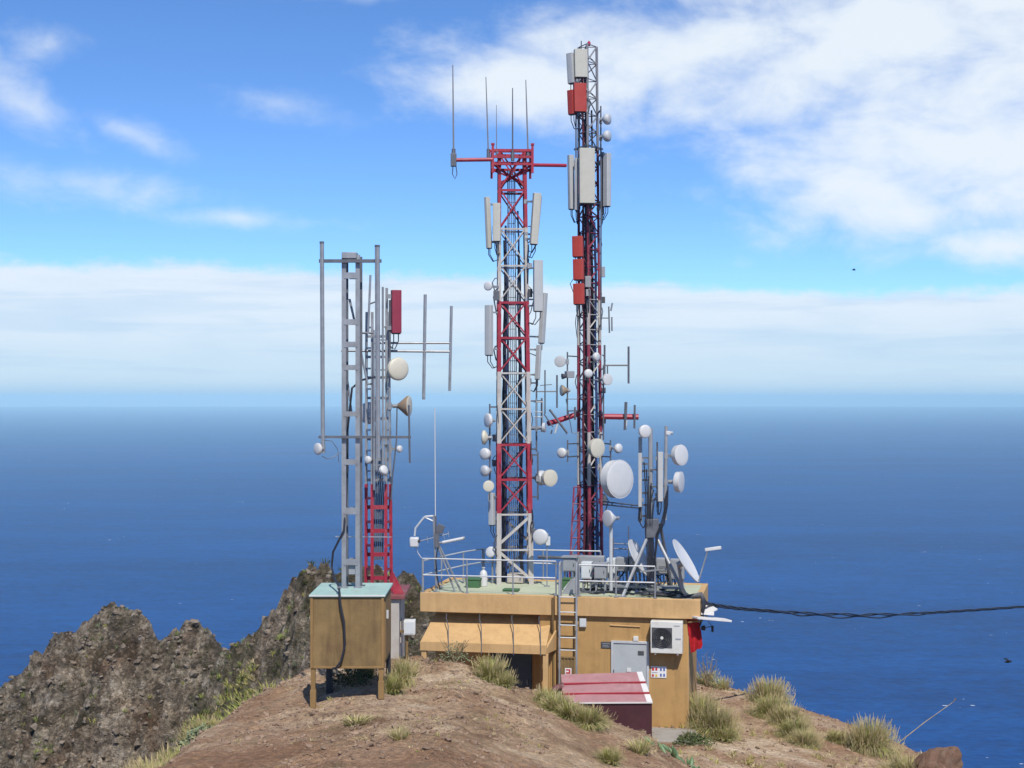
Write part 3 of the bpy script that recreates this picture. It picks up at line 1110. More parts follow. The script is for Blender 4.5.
# ladder up to the roof
lx0, lx1 = A_(559.5, -.12), A_(576.5, -.12)
lad = thing('roof_ladder', 'grey galvanised fixed ladder rising up the ochre front wall to the roof', 'ladder', bp((lx0 + lx1) / 2, -.12, 0))
for a in (lx0, lx1):
    mb = MB()
    mb.tube([bp(a, -.12, 0), bp(a, -.12, ZR + .85), bp(a, -.06, ZR + .93), bp(a, .1, ZR + .95), bp(a, .14, ZR + .9), bp(a, .14, ZR + .03)], .028, 8)
    mb.build('rail', GALV, lad)
for row in (597, 612, 625, 637.5, 650):
    z = Zr(row, lx0, -.12)
    mb = MB()
    mb.cyl(bp(lx0, -.12, z), bp(lx1, -.12, z), .017, 6)
    mb.build('rung', LTSTEEL, lad)
mb = MB()
zg0, zg1 = .2, Zr(657, lx0, -.12)
for z in (zg0, zg1):
    mb.bar(bp(lx0 + .04, -.15, z), bp(lx1 - .04, -.15, z), .03, .04)
for k in range(5):
    a = lx0 + .05 + (lx1 - lx0 - .1) * k / 4
    mb.bar(bp(a, -.15, zg0), bp(a, -.15, zg1), .02, .02)
bbox(mb, lx0 + .05, lx1 - .05, -.135, -.13, zg0, zg1)
mb.build('lockout_plate', BOXP, lad)
for z in (1.0, 2.6):
    for a in (lx0, lx1):
        mb = MB()
        mb.bar(bp(a, -.09, z), bp(a, .12, z), .03, .03)
        mb.build('wall_bracket', GALV, lad)
plaque('prohibition_sign', 'small white sign with a red pictogram at the foot of the grey ladder', 'sign', 565, 571.5, 668, 674.5, -.15, .012, SIGNW,
       [('red_pictogram', 566, 570.5, 669, 670.2, SIGNR), ('red_pictogram', 569, 570.5, 670.2, 672, SIGNR), ('red_pictogram', 566, 570.5, 672, 673.4, SIGNR)])


# roof railings
def railing(label, path, h=.88, mids=(.46,), r=.02, skip=()):
    rt = thing('roof_railing', label, 'railing', path[0], 'railings round the roof')
    n = len(path)
    for z in (h,) + tuple(mids):
        mb = MB()
        mb.tube([p + UP * z for p in path], r, 6)
        mb.build('rail', LTSTEEL, rt)
    for i, p in enumerate(path):
        if i in skip:
            continue
        mb = MB()
        mb.cyl(p - UP * .02, p + UP * (h - .005), r * 1.15, 6)
        mb.lathe(p, UP, [(.001, .06), (.018, .06)], 8)
        mb.build('post', GALV, rt)
    return rt


zb = ZR + .06
fpts = [bp(A_(px, .08), .08, zb) for px in (422.5, 467, 513, 556)]
railing('left front roof railing with four posts, ending at the grey ladder', fpts, .90)
back = [bp(.06, .1, zb), bp(.30, 1.2, zb), bp(.62, 2.5, zb), bp(.98, DEP - .1, zb)]
railing('left end roof railing running back from the roof corner beside the thin mast', back, .84)
pts = [bp(a, DEP - .08, zb) for a in (1.02, 1.9, 2.75, 3.6, 4.4)]
railing('rear roof railing passing behind the red and white lattice tower', pts, .84)
pts = [bp(A_(px, .08), .08, zb) for px in (579, 616, 655)]
railing('right front roof railing in front of the grey equipment cabinets', pts, .82, (.40,))


def cab(name, label, cat, x0, x1, y0, y1, b, dep, m, style=0, group=None, feet=True):
    a0, a1 = A_(x0, b), A_(x1, b)
    z0, z1 = Zr(y1, a0, b), Zr(y0, a0, b)
    rt = thing(name, label, cat, bp((a0 + a1) / 2, b + dep / 2, ZR + .02), group)
    mb = MB()
    bbox(mb, a0, a1, b, b + dep, z0, z1)
    mb.build('casing', m, rt, .012)
    w = a1 - a0
    mb = MB()
    bbox(mb, a0 + w * .08, a1 - w * .08, b - .012, b - .001, z0 + (z1 - z0) * .07, z1 - (z1 - z0) * .07)
    d = mb.build('door', m, rt, .003)
    mb = MB()
    bbox(mb, a1 - w * .2, a1 - w * .14, b - .03, b - .0125, (z0 + z1) / 2 - .04, (z0 + z1) / 2 + .04)
    mb.build('handle', DKSTEEL, d)
    if style == 1:
        mb = MB()
        for k in range(4):
            z = z0 + (z1 - z0) * (.2 + .09 * k)
            bbox(mb, a0 + w * .2, a1 - w * .2, b - .02, b - .0125, z, z + .012)
        mb.build('louvre', DGREY, d)
    if style == 2:
        mb = MB()
        bbox(mb, a0 - .03, a1 + .03, b - .06, b + dep + .02, z1 + .001, z1 + .03)
        mb.build('rain_hood', m, rt)
    if feet and z0 > ZR + .05:
        for a in (a0 + .04, a1 - .04):
            mb = MB()
            bbox(mb, a - .025, a + .025, b + dep * .35, b + dep * .35 + .05, ZR + .02, z0)
            mb.build('leg', GALV, rt)
    mb = MB()
    for k in range(3):
        a = a0 + w * (.25 + .25 * k)
        mb.tube([bp(a, b + dep * .6, z0 + .01), bp(a + .02, b + dep * .5, (z0 + ZR) / 2), bp(a - .04 + .05 * k, b + dep * .3, ZR + .03), bp(a + .1, b + dep * .2, ZR + .035)], .013, 5)
    mb.build('cable_tail', CABLE, rt)
    return rt


G = 'grey equipment cabinets along the back of the roof'
cab('equipment_cabinet', 'mid grey cabinet standing first behind the top of the ladder', 'cabinet', 562.5, 576, 557.5, 571.5, 2.2, .35, CABG, 2, G)
cab('equipment_cabinet', 'pale blue-grey cabinet beside the ladder head, taller than its neighbours', 'cabinet', 581, 591.5, 562, 579, 1.2, .3, CABW, 0, G)
cab('equipment_cabinet', 'dark grey cabinet under a pale hood, right of the pale blue-grey one', 'cabinet', 594, 606, 564.5, 579, 1.0, .4, CABG, 2, G)
cab('equipment_cabinet', 'narrow light grey cabinet right behind the pale slim post', 'cabinet', 606.5, 615, 558.5, 573.5, 1.9, .3, CABW, 0, G)
cab('equipment_cabinet', 'grey cabinet with dark louvres just right of the pale slim post', 'cabinet', 615.7, 628, 557.5, 571.5, 2.4, .3, CABG, 1, G)
cab('equipment_cabinet', 'grey hooded cabinet behind the left tilted satellite dish', 'cabinet', 629, 641, 557, 572, 2.4, .32, CABG, 2, G)
cab('equipment_cabinet', 'plain grey cabinet hidden behind the foot of the tripod mast', 'cabinet', 642.2, 655.4, 557.5, 572.5, 2.4, .32, CABG, 0, G)
cab('equipment_cabinet', 'grey louvred cabinet behind the right legs of the tripod mast', 'cabinet', 656.2, 669, 558.5, 574, 2.35, .32, CABG, 1, G)
cab('equipment_cabinet', 'dark squat cabinet behind the right tilted satellite dish', 'cabinet', 670, 684, 559.5, 579, 2.1, .34, CABG, 0, G)
cab('equipment_cabinet', 'wide grey cabinet at the very back, in front of the slim tower foot', 'cabinet', 577.5, 604, 556, 568, 2.9, .3, CABG, 0, G)
cab('equipment_cabinet', 'pale concrete-coloured cabinet between the legs of the red and white tower', 'cabinet', 507, 523, 574, 583, 2.6, .4, HUTW, 0, G)

rt = thing('cable_tangle', 'tangle of dark cables and trays lying under the grey equipment cabinets', 'cable', bp(A_(630, 1.6), 1.6, ZR + .021))
rnd = random.Random(11)
for k in range(16):
    a_ = A_(590 + 5.5 * k, 1.6)
    mb = MB()
    pts_ = [bp(a_ + rnd.uniform(-.25, .25), 2.5, ZR + .5 + rnd.uniform(-.1, .1)), bp(a_ + rnd.uniform(-.2, .2), 2.3, ZR + .2), bp(a_ + rnd.uniform(-.3, .3), 1.9, ZR + .05), bp(a_ + rnd.uniform(-.5, .5), 1.3, ZR + .045), bp(a_ + rnd.uniform(-.7, .7), .8, ZR + .05)]
    mb.tube(pts_, rnd.choice([.016, .022, .03]), 6)
    mb.build('cable', rnd.choice([CABLE, NAVY, DKSTEEL]), rt)
mb = MB()
mb.bar(bp(A_(592, 1.75), 1.75, ZR + .14), bp(A_(684, 1.75), 1.75, ZR + .14), .3, .05)
for px in (596, 640, 680):
    mb.bar(bp(A_(px, 1.75), 1.75, ZR + .021), bp(A_(px, 1.75), 1.75, ZR + .12), .05, .05)
mb.build('cable_tray', GALV, rt)

# small things lying on the roof
def on_roof(px, b):
    return bp(A_(px, b), b, ZR + .021)


def crate(label, x0, x1, b, h, dep):
    a0, a1 = A_(x0, b), A_(x1, b)
    rt = thing('green_crate', label, 'crate', bp((a0 + a1) / 2, b, ZR + .02))
    mb = MB()
    bbox(mb, a0, a1, b, b + dep, ZR + .021, ZR + h)
    mb.build('body', GREENB, rt, .01)
    mb = MB()
    bbox(mb, a0 - .02, a1 + .02, b - .02, b + dep + .02, ZR + h + .001, ZR + h + .03)
    mb.build('lid', GREENB, rt, .005)


crate('green crate on the roof left of the red and white tower', 465.5, 479, 1.5, .24, .4)
crate('dark green crate on the roof left of the grey ramp, behind the ladder head', 562, 570, 1.5, .3, .35)
crate('flat green slab lying on the roof in front of the red and white tower', 503, 517.5, .9, .05, .3)
rt = thing('gas_bottle', 'white round-shouldered bottle standing on the roof left of the red and white tower', 'gas bottle', on_roof(483.5, 1.9))
p = rt.location
mb = MB()
mb.lathe(p, UP, [(0, .09), (.01, .11), (.32, .11), (.4, .09), (.45, .045)], 16)
mb.build('body', DISHW, rt)
mb = MB()
mb.lathe(p, UP, [(.451, .03), (.50, .03), (.505, .05), (.53, .05)], 10)
mb.build('valve', LTSTEEL, rt)
rt = thing('metal_ramp', 'dull grey sloping metal cover beside the dark green crate on the roof', 'metal cover', on_roof(571, .9))
mb = MB()
a0, a1 = A_(562.5, .9), A_(577, .9)
mb.prism([bp(a0, .7, ZR + .022), bp(a1, .7, ZR + .022), bp(a1, .7, ZR + .42), bp(a1 - .12, .7, ZR + .42)], v * .35)
mb.build('cover', CABG, rt, .006)
mb = MB()
mb.prism([bp(a0 + .08, .68, ZR + .13), bp(a1 - .12, .68, ZR + .425), bp(a1 - .1, .68, ZR + .46), bp(a0 + .05, .68, ZR + .16)], v * .39)
mb.build('lid', LTSTEEL, rt)
rt = thing('cable_coil', 'heap of coiled black cable on the right part of the roof', 'cable', on_roof(660, .8))
for k in range(5):
    mb = MB()
    c = on_roof(650 + 6 * k, .7 + .15 * (k % 2)) + UP * .03
    pts = []
    for i in range(34):
        t = i * .55
        rr = .16 + .1 * math.sin(i * .7 + k) * .4 + .012 * (i % 5)
        pts.append(c + V((math.cos(t) * rr * 1.5, math.sin(t) * rr, .02 + .05 * (i / 34) + .012 * math.sin(i * 2.3 + k))))
    mb.tube(pts, .017, 5)
    mb.build('cable_loop', CABLE, rt)

# ------------------------------------------------------------------ lattice towers
def zrow(r, d):
    return ZC - (r - YL) * d / F


DA, DB = 42.5, 45.0


class Tower:
    def __init__(s, d, rows, cpx, hw, n, yaw):
        s.d, s.n, s.yaw = d, n, math.radians(yaw)
        s.z = [zrow(r, d) for r in rows]
        s.c = [(c - 512) * d / F for c in cpx]
        s.hw = hw

    def t(s, z):
        return (z - s.z[0]) / (s.z[1] - s.z[0])

    def leg(s, i, z):
        t = s.t(z)
        c = s.c[0] + (s.c[1] - s.c[0]) * t
        h = (s.hw[0] + (s.hw[1] - s.hw[0]) * t) * (math.sqrt(2) if s.n == 4 else 1)
        a = s.yaw + 2 * math.pi * i / s.n + (math.pi / 4 if s.n == 4 else 0)
        return V((c + h * math.cos(a), s.d + h * math.sin(a), z))


TA = Tower(DA, (586, 152), (514.4, 511.8), (.455, .355), 4, 2.5)
TB = Tower(DB, (560, 46), (590, 587.5), (.40, .31), 3, 25)
TA.z[0] = ZR + .02

ta = thing('lattice_tower', 'wide square lattice tower painted in red and white bands, standing on the roof', 'antenna tower', V((TA.c[0], DA, ZR + .02)))
bandsA = [(586, 512, 0), (512, 443, 1), (443, 372, 0), (372, 302, 1), (302, 229, 0), (229, 152, 1)]
for i in range(4):
    mb = MB()
    for r0, r1, red in bandsA:
        z0, z1 = max(zrow(r0, DA), ZR + .021), zrow(r1, DA)
        w = .13 - .055 * (586 - r0) / 434
        mb.bar(TA.leg(i, z0), TA.leg(i, z1), w, w, V((math.sin(-TA.yaw), math.cos(TA.yaw), 0)), red)
    mb.build('leg', [WHITE, RED], ta)
for k, (r0, r1, red) in enumerate(bandsA):
    z0, z1 = max(zrow(r0, DA), ZR + .03), zrow(r1, DA)
    mb = MB()
    nb = 2
    for i in range(4):
        j = (i + 1) % 4
        for q in range(nb):
            a, b = z0 + (z1 - z0) * q / nb, z0 + (z1 - z0) * (q + 1) / nb
            w = .075 if k == 0 else (.04 if red else .034)
            if k == 0:
                s_ = (q + i) % 2
                mb.bar(TA.leg(i, a + .12 if s_ else b - .08), TA.leg(j, b - .08 if s_ else a + .12), .04, .075)
            else:
                mb.bar(TA.leg(i, a), TA.leg(j, b), .03, w)
                mb.bar(TA.leg(j, a) + V((0, .03, 0)), TA.leg(i, b) + V((0, .03, 0)), .03, w)
            mb.bar(TA.leg(i, b - .04), TA.leg(j, b - .04), .045, .065 if red else .048)
    mb.build('lattice_section', RED if red else WHITE, ta)
# cables and the climbing ladder inside
mb = MB()
ztopA = zrow(170, DA)
for dx, y, r, m_, top_ in [(-.36, .1, .035, 0, 240), (-.30, .15, .035, 1, 225), (-.33, .02, .035, 0, 262), (-.25, .12, .03, 1, 300), (-.40, .2, .03, 0, 330), (.20, .2, .03, 1, 210), (.26, .1, .035, 0, 250), (.3, .2, .03, 1, 330), (.23, .05, .025, 0, 380), (-.42, .3, .03, 1, 400), (-.37, .28, .035, 0, 290)]:
    pts = [V((TA.c[0] + dx + .03 * math.sin(k * 1.7 + dx * 9) - .05 * (k / 12), DA + y + .02 * math.cos(k * 2.1), z_)) for k, z_ in enumerate(np.linspace(ZR + .03, zrow(top_, DA), 13))]
    for q in range(len(pts)):
        f = .86 - .2 * q / 12
        pts[q].x = TA.c[0] + (pts[q].x - TA.c[0]) * f
    mb.tube(pts, r, 6, m_)
mb.build('cable_bundle', [CABLE, NAVY], ta)
mb = MB()
for dx in (-.14, -.08, -.02, .04, .1):
    mb.cyl(V((TA.c[0] + dx, DA + .1, ZR + .03)), V((TA.c[1] + dx * .8, DA + .08, ztopA)), .011 if dx not in (-.14, .1) else .018, 5)
k = ZR + .3
while k < ztopA:
    t = TA.t(k)
    cx = TA.c[0] + (TA.c[1] - TA.c[0]) * t
    mb.cyl(V((cx - .14, DA + .1, k)), V((cx + .1, DA + .1, k)), .009, 4)
    k += .3
mb.build('climbing_ladder', DKSTEEL, ta)
# head frame with its side arms
mb = MB()
zh = [zrow(r, DA) for r in (153.5, 160, 167)]
h = .555
ya = TA.yaw
R2 = Matrix.Rotation(ya, 3, 'Z')
ctr = V((TA.c[1], DA, 0))
cor = [ctr + R2 @ V((sx * h, sy * h, 0)) for sx, sy in ((-1, -1), (1, -1), (1, 1), (-1, 1))]
for z in zh:
    for i in range(4):
        a, b = cor[i].copy(), cor[(i + 1) % 4].copy()
        a.z = b.z = z
        mb.bar(a, b, .06, .07)
for i in range(4):
    a = cor[i].copy()
    mb.bar(V((a.x, a.y, zh[2] - .25)), V((a.x, a.y, zh[0] + .14)), .07, .07, V((0, 1, 0)))
    mb.box(V((a.x, a.y, zh[0] + .17)), (.1, .1, .05))
    l = TA.leg(i, zh[2] - .5)
    mb.bar(l, V((a.x, a.y, zh[2])), .05, .05)
mb.build('head_frame', RED, ta)
mb = MB()
mb.cyl(P(454, 160, DA - .6), V((cor[0].x, cor[0].y, zrow(159.5, cor[0].y))), .055, 8)
mb.build('side_arm', RED, ta)
mb = MB()
mb.cyl(V((cor[1].x, cor[1].y, zrow(165, cor[1].y))), P(566, 165.5, DA), .05, 8)
mb.build('side_arm', RED, ta)
# stand-off poles on the tower's sides
for x, y0, y1, d, i in ((489.8, 404, 500, 42.0, 2), (537.8, 452, 500, 42.0, 3), (536.5, 380, 452, 42.3, 3), (541.6, 398, 432, 42.3, 3)):
    mb = MB()
    mb.cyl(P(x, y0, d), P(x, y1, d), .028, 6)
    for row in (y0 + 3, y1 - 3):
        p = P(x, row, d)
        mb.bar(p, TA.leg(i, p.z), .045, .045)
    mb.build('standoff_pole', DKSTEEL, ta)

rnd = random.Random(21)


def clutter(tw, root, n, r0, r1, side=None):
    for k in range(n):
        row = rnd.uniform(r0, r1)
        z = zrow(row, tw.d)
        i = rnd.randrange(tw.n)
        l = tw.leg(i, z)
        c = V(((tw.c[0] + tw.c[1]) / 2, tw.d, z))
        o = (l - c).normalized()
        o.z = 0
        mb = MB()
        a = l + o * rnd.uniform(.03, .1)
        b = l + o * rnd.uniform(.08, .24) + V((rnd.uniform(-.12, .12), 0, -rnd.uniform(.1, .3)))
        e = tw.leg(i, z - rnd.uniform(.35, .9))
        mb.tube([a, a.lerp(b, .5) + V((0, 0, .06)), b, b.lerp(e, .5) - V((0, 0, .12)), e], rnd.choice([.012, .016, .02]), 5)
        mb.build('jumper_cable', rnd.choice([CABLE, CABLE, DKSTEEL, DGREY]), root)
        if k % 3 == 0:
            mb = MB()
            q = tw.leg(i, z - .2) + o * .12
            mb.box(q, (rnd.uniform(.1, .18), rnd.uniform(.1, .16), rnd.uniform(.16, .34)))
            mb.bar(q, tw.leg(i, z - .2), .04, .04)
            mb.build('junction_box', rnd.choice([DGREY, CABG, DKSTEEL]), root, .008)


clutter(TA, ta, 26, 205, 540)

# the slimmer tower behind
zgb = H(TB.c[0], DB)
tb = thing('lattice_tower', 'slim tall lattice tower of faded maroon and grey steel packed with dark cables', 'antenna tower', V((TB.c[0], DB, zgb)))
bandsB = [(740, 485, 2), (485, 432, 0), (432, 345, 2), (345, 300, 0), (300, 150, 2), (150, 46, 3)]
BM = [WHITE, RED, MAROON, TWGREY]
for i in range(3):
    mb = MB()
    for r0, r1, m_ in bandsB:
        z0, z1 = max(zrow(r0, DB), zgb - .1), zrow(r1, DB)
        mb.cyl(TB.leg(i, z0), TB.leg(i, z1), .052 if r0 > 300 else .04, 8, m_)
    mb.build('leg', BM, tb)
for (r0, r1, m_) in bandsB:
    z0, z1 = max(zrow(r0, DB), zgb), zrow(r1, DB)
    nb = max(2, int(round((z1 - z0) / .5)))
    mb = MB()
    for i in range(3):
        j = (i + 1) % 3
        for q in range(nb):
            a, b = z0 + (z1 - z0) * q / nb, z0 + (z1 - z0) * (q + 1) / nb
            if q % 2:
                mb.cyl(TB.leg(i, a), TB.leg(j, b), .024, 5)
            else:
                mb.cyl(TB.leg(j, a), TB.leg(i, b), .02, 5)
            mb.cyl(TB.leg(i, b), TB.leg(j, b), .016, 5)
    mb.build('lattice_section', WHITE if m_ == 2 and r0 < 440 and r1 > 200 and r0 > 320 else BM[m_], tb)
mb = MB()
rnd = random.Random(3)
for k in range(15):
    dx, dy = rnd.uniform(-.22, .26), rnd.uniform(-.2, .25)
    top_ = [215, 222, 70, 120, 300, 340, 205, 90, 212, 60, 150, 215, 110, 380, 222][k % 15]
    zs = np.linspace(zgb + .4, zrow(top_, DB), 18)
    pts = [V((TB.c[0] + (TB.c[1] - TB.c[0]) * TB.t(z) + dx * (1 - .2 * TB.t(z)) + .018 * math.sin(q * 1.3 + k), DB + dy + .015 * math.cos(q + k), z)) for q, z in enumerate(zs)]
    mb.tube(pts, rnd.choice([.03, .038, .045]), 6, k % 3 if k % 5 else 2)
mb.build('cable_bundle', [CABLE, NAVY, REDCAB], tb)
clutter(TB, tb, 22, 80, 530)
# side lattice
mb = MB()
a0_, a1_ = P(573, 490, 44.6), P(579, 488, 44.6)
z0 = zgb
ax, bx_ = P(570, 560, 44.4), P(577, 560, 44.6)
for r in (560, 545, 530, 515, 500, 487):
    pass
for pa, pb in ((P(569.5, 572, 44.4), P(574, 487, 44.7)), (P(578, 572, 44.4), P(580.5, 487, 44.7))):
    mb.cyl(pa, pb, .028, 6)
for k in range(5):
    f0, f1 = k / 5, (k + 1) / 5
    A0, A1 = P(569.5, 572, 44.4).lerp(P(574, 487, 44.7), f0), P(569.5, 572, 44.4).lerp(P(574, 487, 44.7), f1)
    B0, B1 = P(578, 572, 44.4).lerp(P(580.5, 487, 44.7), f0), P(578, 572, 44.4).lerp(P(580.5, 487, 44.7), f1)
    mb.cyl(A0, B1, .017, 5)
    mb.cyl(A1, B1, .017, 5)
for pa in (P(569.5, 572, 44.4), P(578, 572, 44.4)):
    mb.cyl(pa, V((pa.x - .05, pa.y, H(pa.x, pa.y))), .028, 6)
mb.build('side_frame', MAROON, tb)
mb = MB()
mb.cyl(P(548, 423.5, 44.6), P(560, 420, 44.8), .08, 8)
mb.cyl(P(560, 420, 44.8), P(579, 413.5, 45), .08, 8)
mb.build('side_arm', RED, tb)
mb = MB()
mb.cyl(P(601, 416.5, 45), P(638.5, 417, 45), .085, 8)
mb.build('side_arm', RED, tb)
mb = MB()
mb.cyl(P(589, 46, 44.9), P(589, 41, 44.9), .03, 6)
lamp = mb.build('lamp_stem', TWGREY, tb)
mb = MB()
mb.lathe(P(589, 45.5, 44.9), UP, [(0, .05), (.09, .05), (.12, .02)], 10)
mb.build('obstruction_lamp', LAMPR, tb)
for x, y0, y1, i in ((567.4, 352, 416, 1), (567.6, 440, 462, 1), (610.5, 440, 462, 0), (600.8, 106, 168, 0), (576, 55, 200, 1), (601, 150, 330, 0), (603.5, 365, 440, 0)):
    mb = MB()
    d = 44.5
    mb.cyl(P(x, y0, d), P(x, y1, d), .025, 6)
    for row in (y0 + 4, y1 - 5):
        p = P(x, row, d)
        mb.bar(p, TB.leg(i, p.z), .035, .035)
    mb.build('standoff_pole', DKSTEEL, tb)
# platform ring half way
for row in (148, 204):
    mb = MB()
    for k in range(3):
        a, b = TB.leg(k, zrow(row, DB)), TB.leg((k + 1) % 3, zrow(row, DB))
        c = V((TB.c[1], DB, a.z))
        mb.bar(c + (a - c) * 1.5, c + (b - c) * 1.5, .04, .05)
    mb.build('antenna_ring', DKSTEEL, tb)


# ------------------------------------------------------------------ antennas
def dish(label, px, py, d, rp, az, el, to, kind='drum', m=None, group='microwave dishes on the towers', name='microwave_dish'):
    m = m or DISHW
    c = P(px, py, d)
    r = rp * d / F
    n = facing(az, el)
    rt = thing(name, label, 'dish antenna', c, group)
    mb = MB()
    if kind == 'drum':
        dep = .5 * r
        mb.lathe(c, n, [(-dep - .25 * r, r * .3), (-dep, r * .96), (-dep + .02, r), (-.02, r), (0, r * 1.03), (.012, r * 1.03), (.012, r * .985)], 28, cap1=False)
    elif kind == 'radome':
        dep = .25 * r
        mb.lathe(c, n, [(-dep - .42 * r, r * .22), (-dep - .25 * r, r * .65), (-dep, r * .97), (0, r), (.01, r * .98)], 24, cap1=False)
    elif kind == 'cone':
        dep = .2 * r
        mb.lathe(c, n, [(-dep - .9 * r, r * .22), (-dep - .7 * r, r * .36), (-dep, r * .95), (0, r), (.01, r * .98)], 24, cap1=False)
    elif kind == 'ball':
        dep = .3 * r
        mb.lathe(c, n, [(-dep - .7 * r, r * .2), (-dep - .6 * r, r * .55), (-dep - .3 * r, r * .88), (-dep, r), (0, r), (.01, r * .97)], 24, cap1=False)
    mb.build('reflector', DISHB if kind == 'cone' and m is DISHC else m, rt)
    mb = MB()
    q = {'drum': .08, 'radome': .2, 'cone': .1, 'ball': .36}[kind] * r
    mb.lathe(c, n, [(.0125 + q * f, r * .975 * math.sqrt(max(0, 1 - f * f)) if kind != 'drum' else r * .98 * (1 - f ** 2.2 * .9)) for f in (0, .25, .5, .75, .9, .98)], 28, cap0=False)
    mb.build('radome', m, rt)
    ext = {'drum': .25 * r, 'radome': .42 * r, 'cone': .9 * r, 'ball': .7 * r}[kind]
    bk = c - n * (dep + ext)
    mb = MB()
    hub = bk - n * min(.16, r * .5)
    mb.cyl(bk + n * .02, hub, max(.035, r * .2), 8)
    t = V((to.x, to.y, hub.z))
    if (t - hub).length > .05:
        mb.bar(hub, t, .05, .06)
    mb.box(t, (.09, .09, .16))
    mb.build('mount', GALV, rt)
    return rt


def panel(label, xt, yt, xb, yb, w, d, az, m, to, group='sector panel antennas on the towers', dep=.12, name='panel_antenna', tails=True):
    a, b = P(xb, yb, d), P(xt, yt, d)
    rt = thing(name, label, 'panel antenna', a, group)
    wid = w * d / F
    up = (b - a).normalized()
    n = facing(az)
    n = (n - up * n.dot(up)).normalized()
    x = up.cross(n).normalized()
    mb = MB()
    prof = []
    for k in range(9):
        t = -1 + 2 * k / 8
        prof.append((t * wid / 2, (1 - t ** 4) * wid * .05 + .012))
    poly = [a + x * p_ + n * q_ for p_, q_ in prof] + [a + x * (wid / 2) - n * dep, a - x * (wid / 2) - n * dep]
    mb.prism(poly, b - a)
    mb.build('radome', m, rt, .006)
    mb = MB()
    mb.box((a + up * -.012) - n * (dep / 2), (wid * .86, dep * .9, .024), Matrix((x, n, up)).transposed())
    mb.build('end_cap', DGREY, rt)
    for f in (.12, .86):
        q = a + (b - a) * f - n * (dep + .001)
        mb = MB()
        t = V((to(q.z).x, to(q.z).y, q.z)) if callable(to) else V((to.x, to.y, q.z))
        mb.bar(q, q - n * .07, .07, .06)
        mb.bar(q - n * .07, t, .04, .045)
        mb.box(t, (.1, .1, .09))
        mb.build('bracket', GALV, rt)
    if tails:
        for s_ in (-.25, .25):
            mb = MB()
            q = a + x * (wid * s_) - up * .024 - n * (dep * .5)
            t = to(q.z - .5) if callable(to) else V((to.x, to.y, q.z - .5))
            mb.tube([q, q - UP * .16, q.lerp(V((t.x, t.y, q.z)), .4) - UP * .34, V((t.x, t.y, q.z - .26)), V((t.x, t.y, q.z - .1))], .013, 5)
            mb.build('jumper_cable', CABLE, rt)
    return rt


def rods(label, name, cat, d, segs, group=None, extra=None):
    """straight tubes: (part, x0, y0, x1, y1, radius, material[, d0, d1])"""
    s0 = segs[0]
    rt = thing(name, label, cat, P(s0[3], s0[4], s0[8] if len(s0) > 8 else d), group)
    for s_ in segs:
        d0, d1 = (s_[7], s_[8]) if len(s_) > 8 else (d, d)
        mb = MB()
        mb.cyl(P(s_[1], s_[2], d0), P(s_[3], s_[4], d1), s_[5], 7)
        mb.build(s_[0], s_[6], rt)
    return rt


def LA(i):
    return lambda z: TA.leg(i, z)


def LB(i):
    return lambda z: TB.leg(i, z)


# front-left / front-right legs seen from the camera
iAl = min(range(4), key=lambda i: TA.leg(i, 8).x + TA.leg(i, 8).y * .6)
iAr = min(range(4), key=lambda i: -TA.leg(i, 8).x + TA.leg(i, 8).y * .6)
iBl = min(range(3), key=lambda i: TB.leg(i, 8).x)
iBr = max(range(3), key=lambda i: TB.leg(i, 8).x)
iBf = min(range(3), key=lambda i: TB.leg(i, 8).y)

# --- red and white tower: panels
panel('slender white panel antenna hung out on the left side below the red tower head', 485.6, 197, 487.6, 248, 4.2, 41.8, -50, PANEL, LA(iAl))
panel('white panel antenna in front of the left leg, below the red tower head', 496.5, 203, 496.5, 241, 7.5, 41.6, -5, PANEL, LA(iAl))
panel('long white panel antenna leaning out to the right below the red tower head', 537.8, 193, 534.4, 244, 7.6, 41.7, 20, PANEL, LA(iAr))
panel('thin white panel antenna close beside the long leaning one below the red tower head', 541.2, 196, 537.2, 240, 2.8, 42.3, 60, PANELG, LA(iAr))
panel('broad pale panel antenna right of the upper white band of the wide tower', 538.6, 260, 538.6, 311, 9.2, 41.6, 15, PANELG, LA(iAr))
panel('pale panel antenna tucked behind the broad one on the right, reaching lower', 546, 293, 543, 343, 5.5, 42.4, 55, PANELG, LA(iAr))
panel('grey panel antenna on the left beside the middle red band', 487.8, 305, 487.8, 355, 7.2, 41.8, -35, PANELG, LA(iAl))
panel('narrow grey panel antenna under the one that reaches lower on the right', 540.6, 345, 538.8, 379, 3.2, 42.2, 50, PANELG, LA(iAr))
panel('short grey panel antenna low on the left beside the lowest red band', 490.5, 493, 491, 525, 5.6, 42.0, -30, PANELG, LA(iAl))
# --- red and white tower: dishes
pl = P(489.8, 450, 42.0)
pr = P(537.8, 476, 42.0)
dish('small round white dish just above the left grey panel antenna of the wide tower', 488, 286, 41.7, 4.6, -25, 0, TA.leg(iAl, 12), 'radome')
dish('white dish turned left, topmost of the column on the left of the wide tower', 487.6, 420.5, 41.8, 7.2, -62, 0, pl, 'radome')
dish('yellowish dish seen edge-on, second in the column on the left of the wide tower', 483.5, 437.5, 41.9, 7.2, -97, 0, pl, 'radome', DISHC)
dish('ball-like white dish, third in the column on the left of the wide tower', 484.5, 454, 41.7, 6, -38, 0, pl, 'ball')
dish('grey-white dish turned left, fourth in the column on the left of the wide tower', 484, 471, 41.7, 5.7, -55, 0, pl, 'ball', DISHG)
dish('flat cream disc, lowest in the column on the left of the wide tower', 488.6, 486, 41.5, 5.4, 8, 0, pl, 'drum', DISHC)
dish('small grey drum dish facing right on the wide tower, above its lowest red band', 545, 427.5, 42.0, 4.8, 78, 0, TA.leg(iAr, 7.6), 'drum', DISHG)
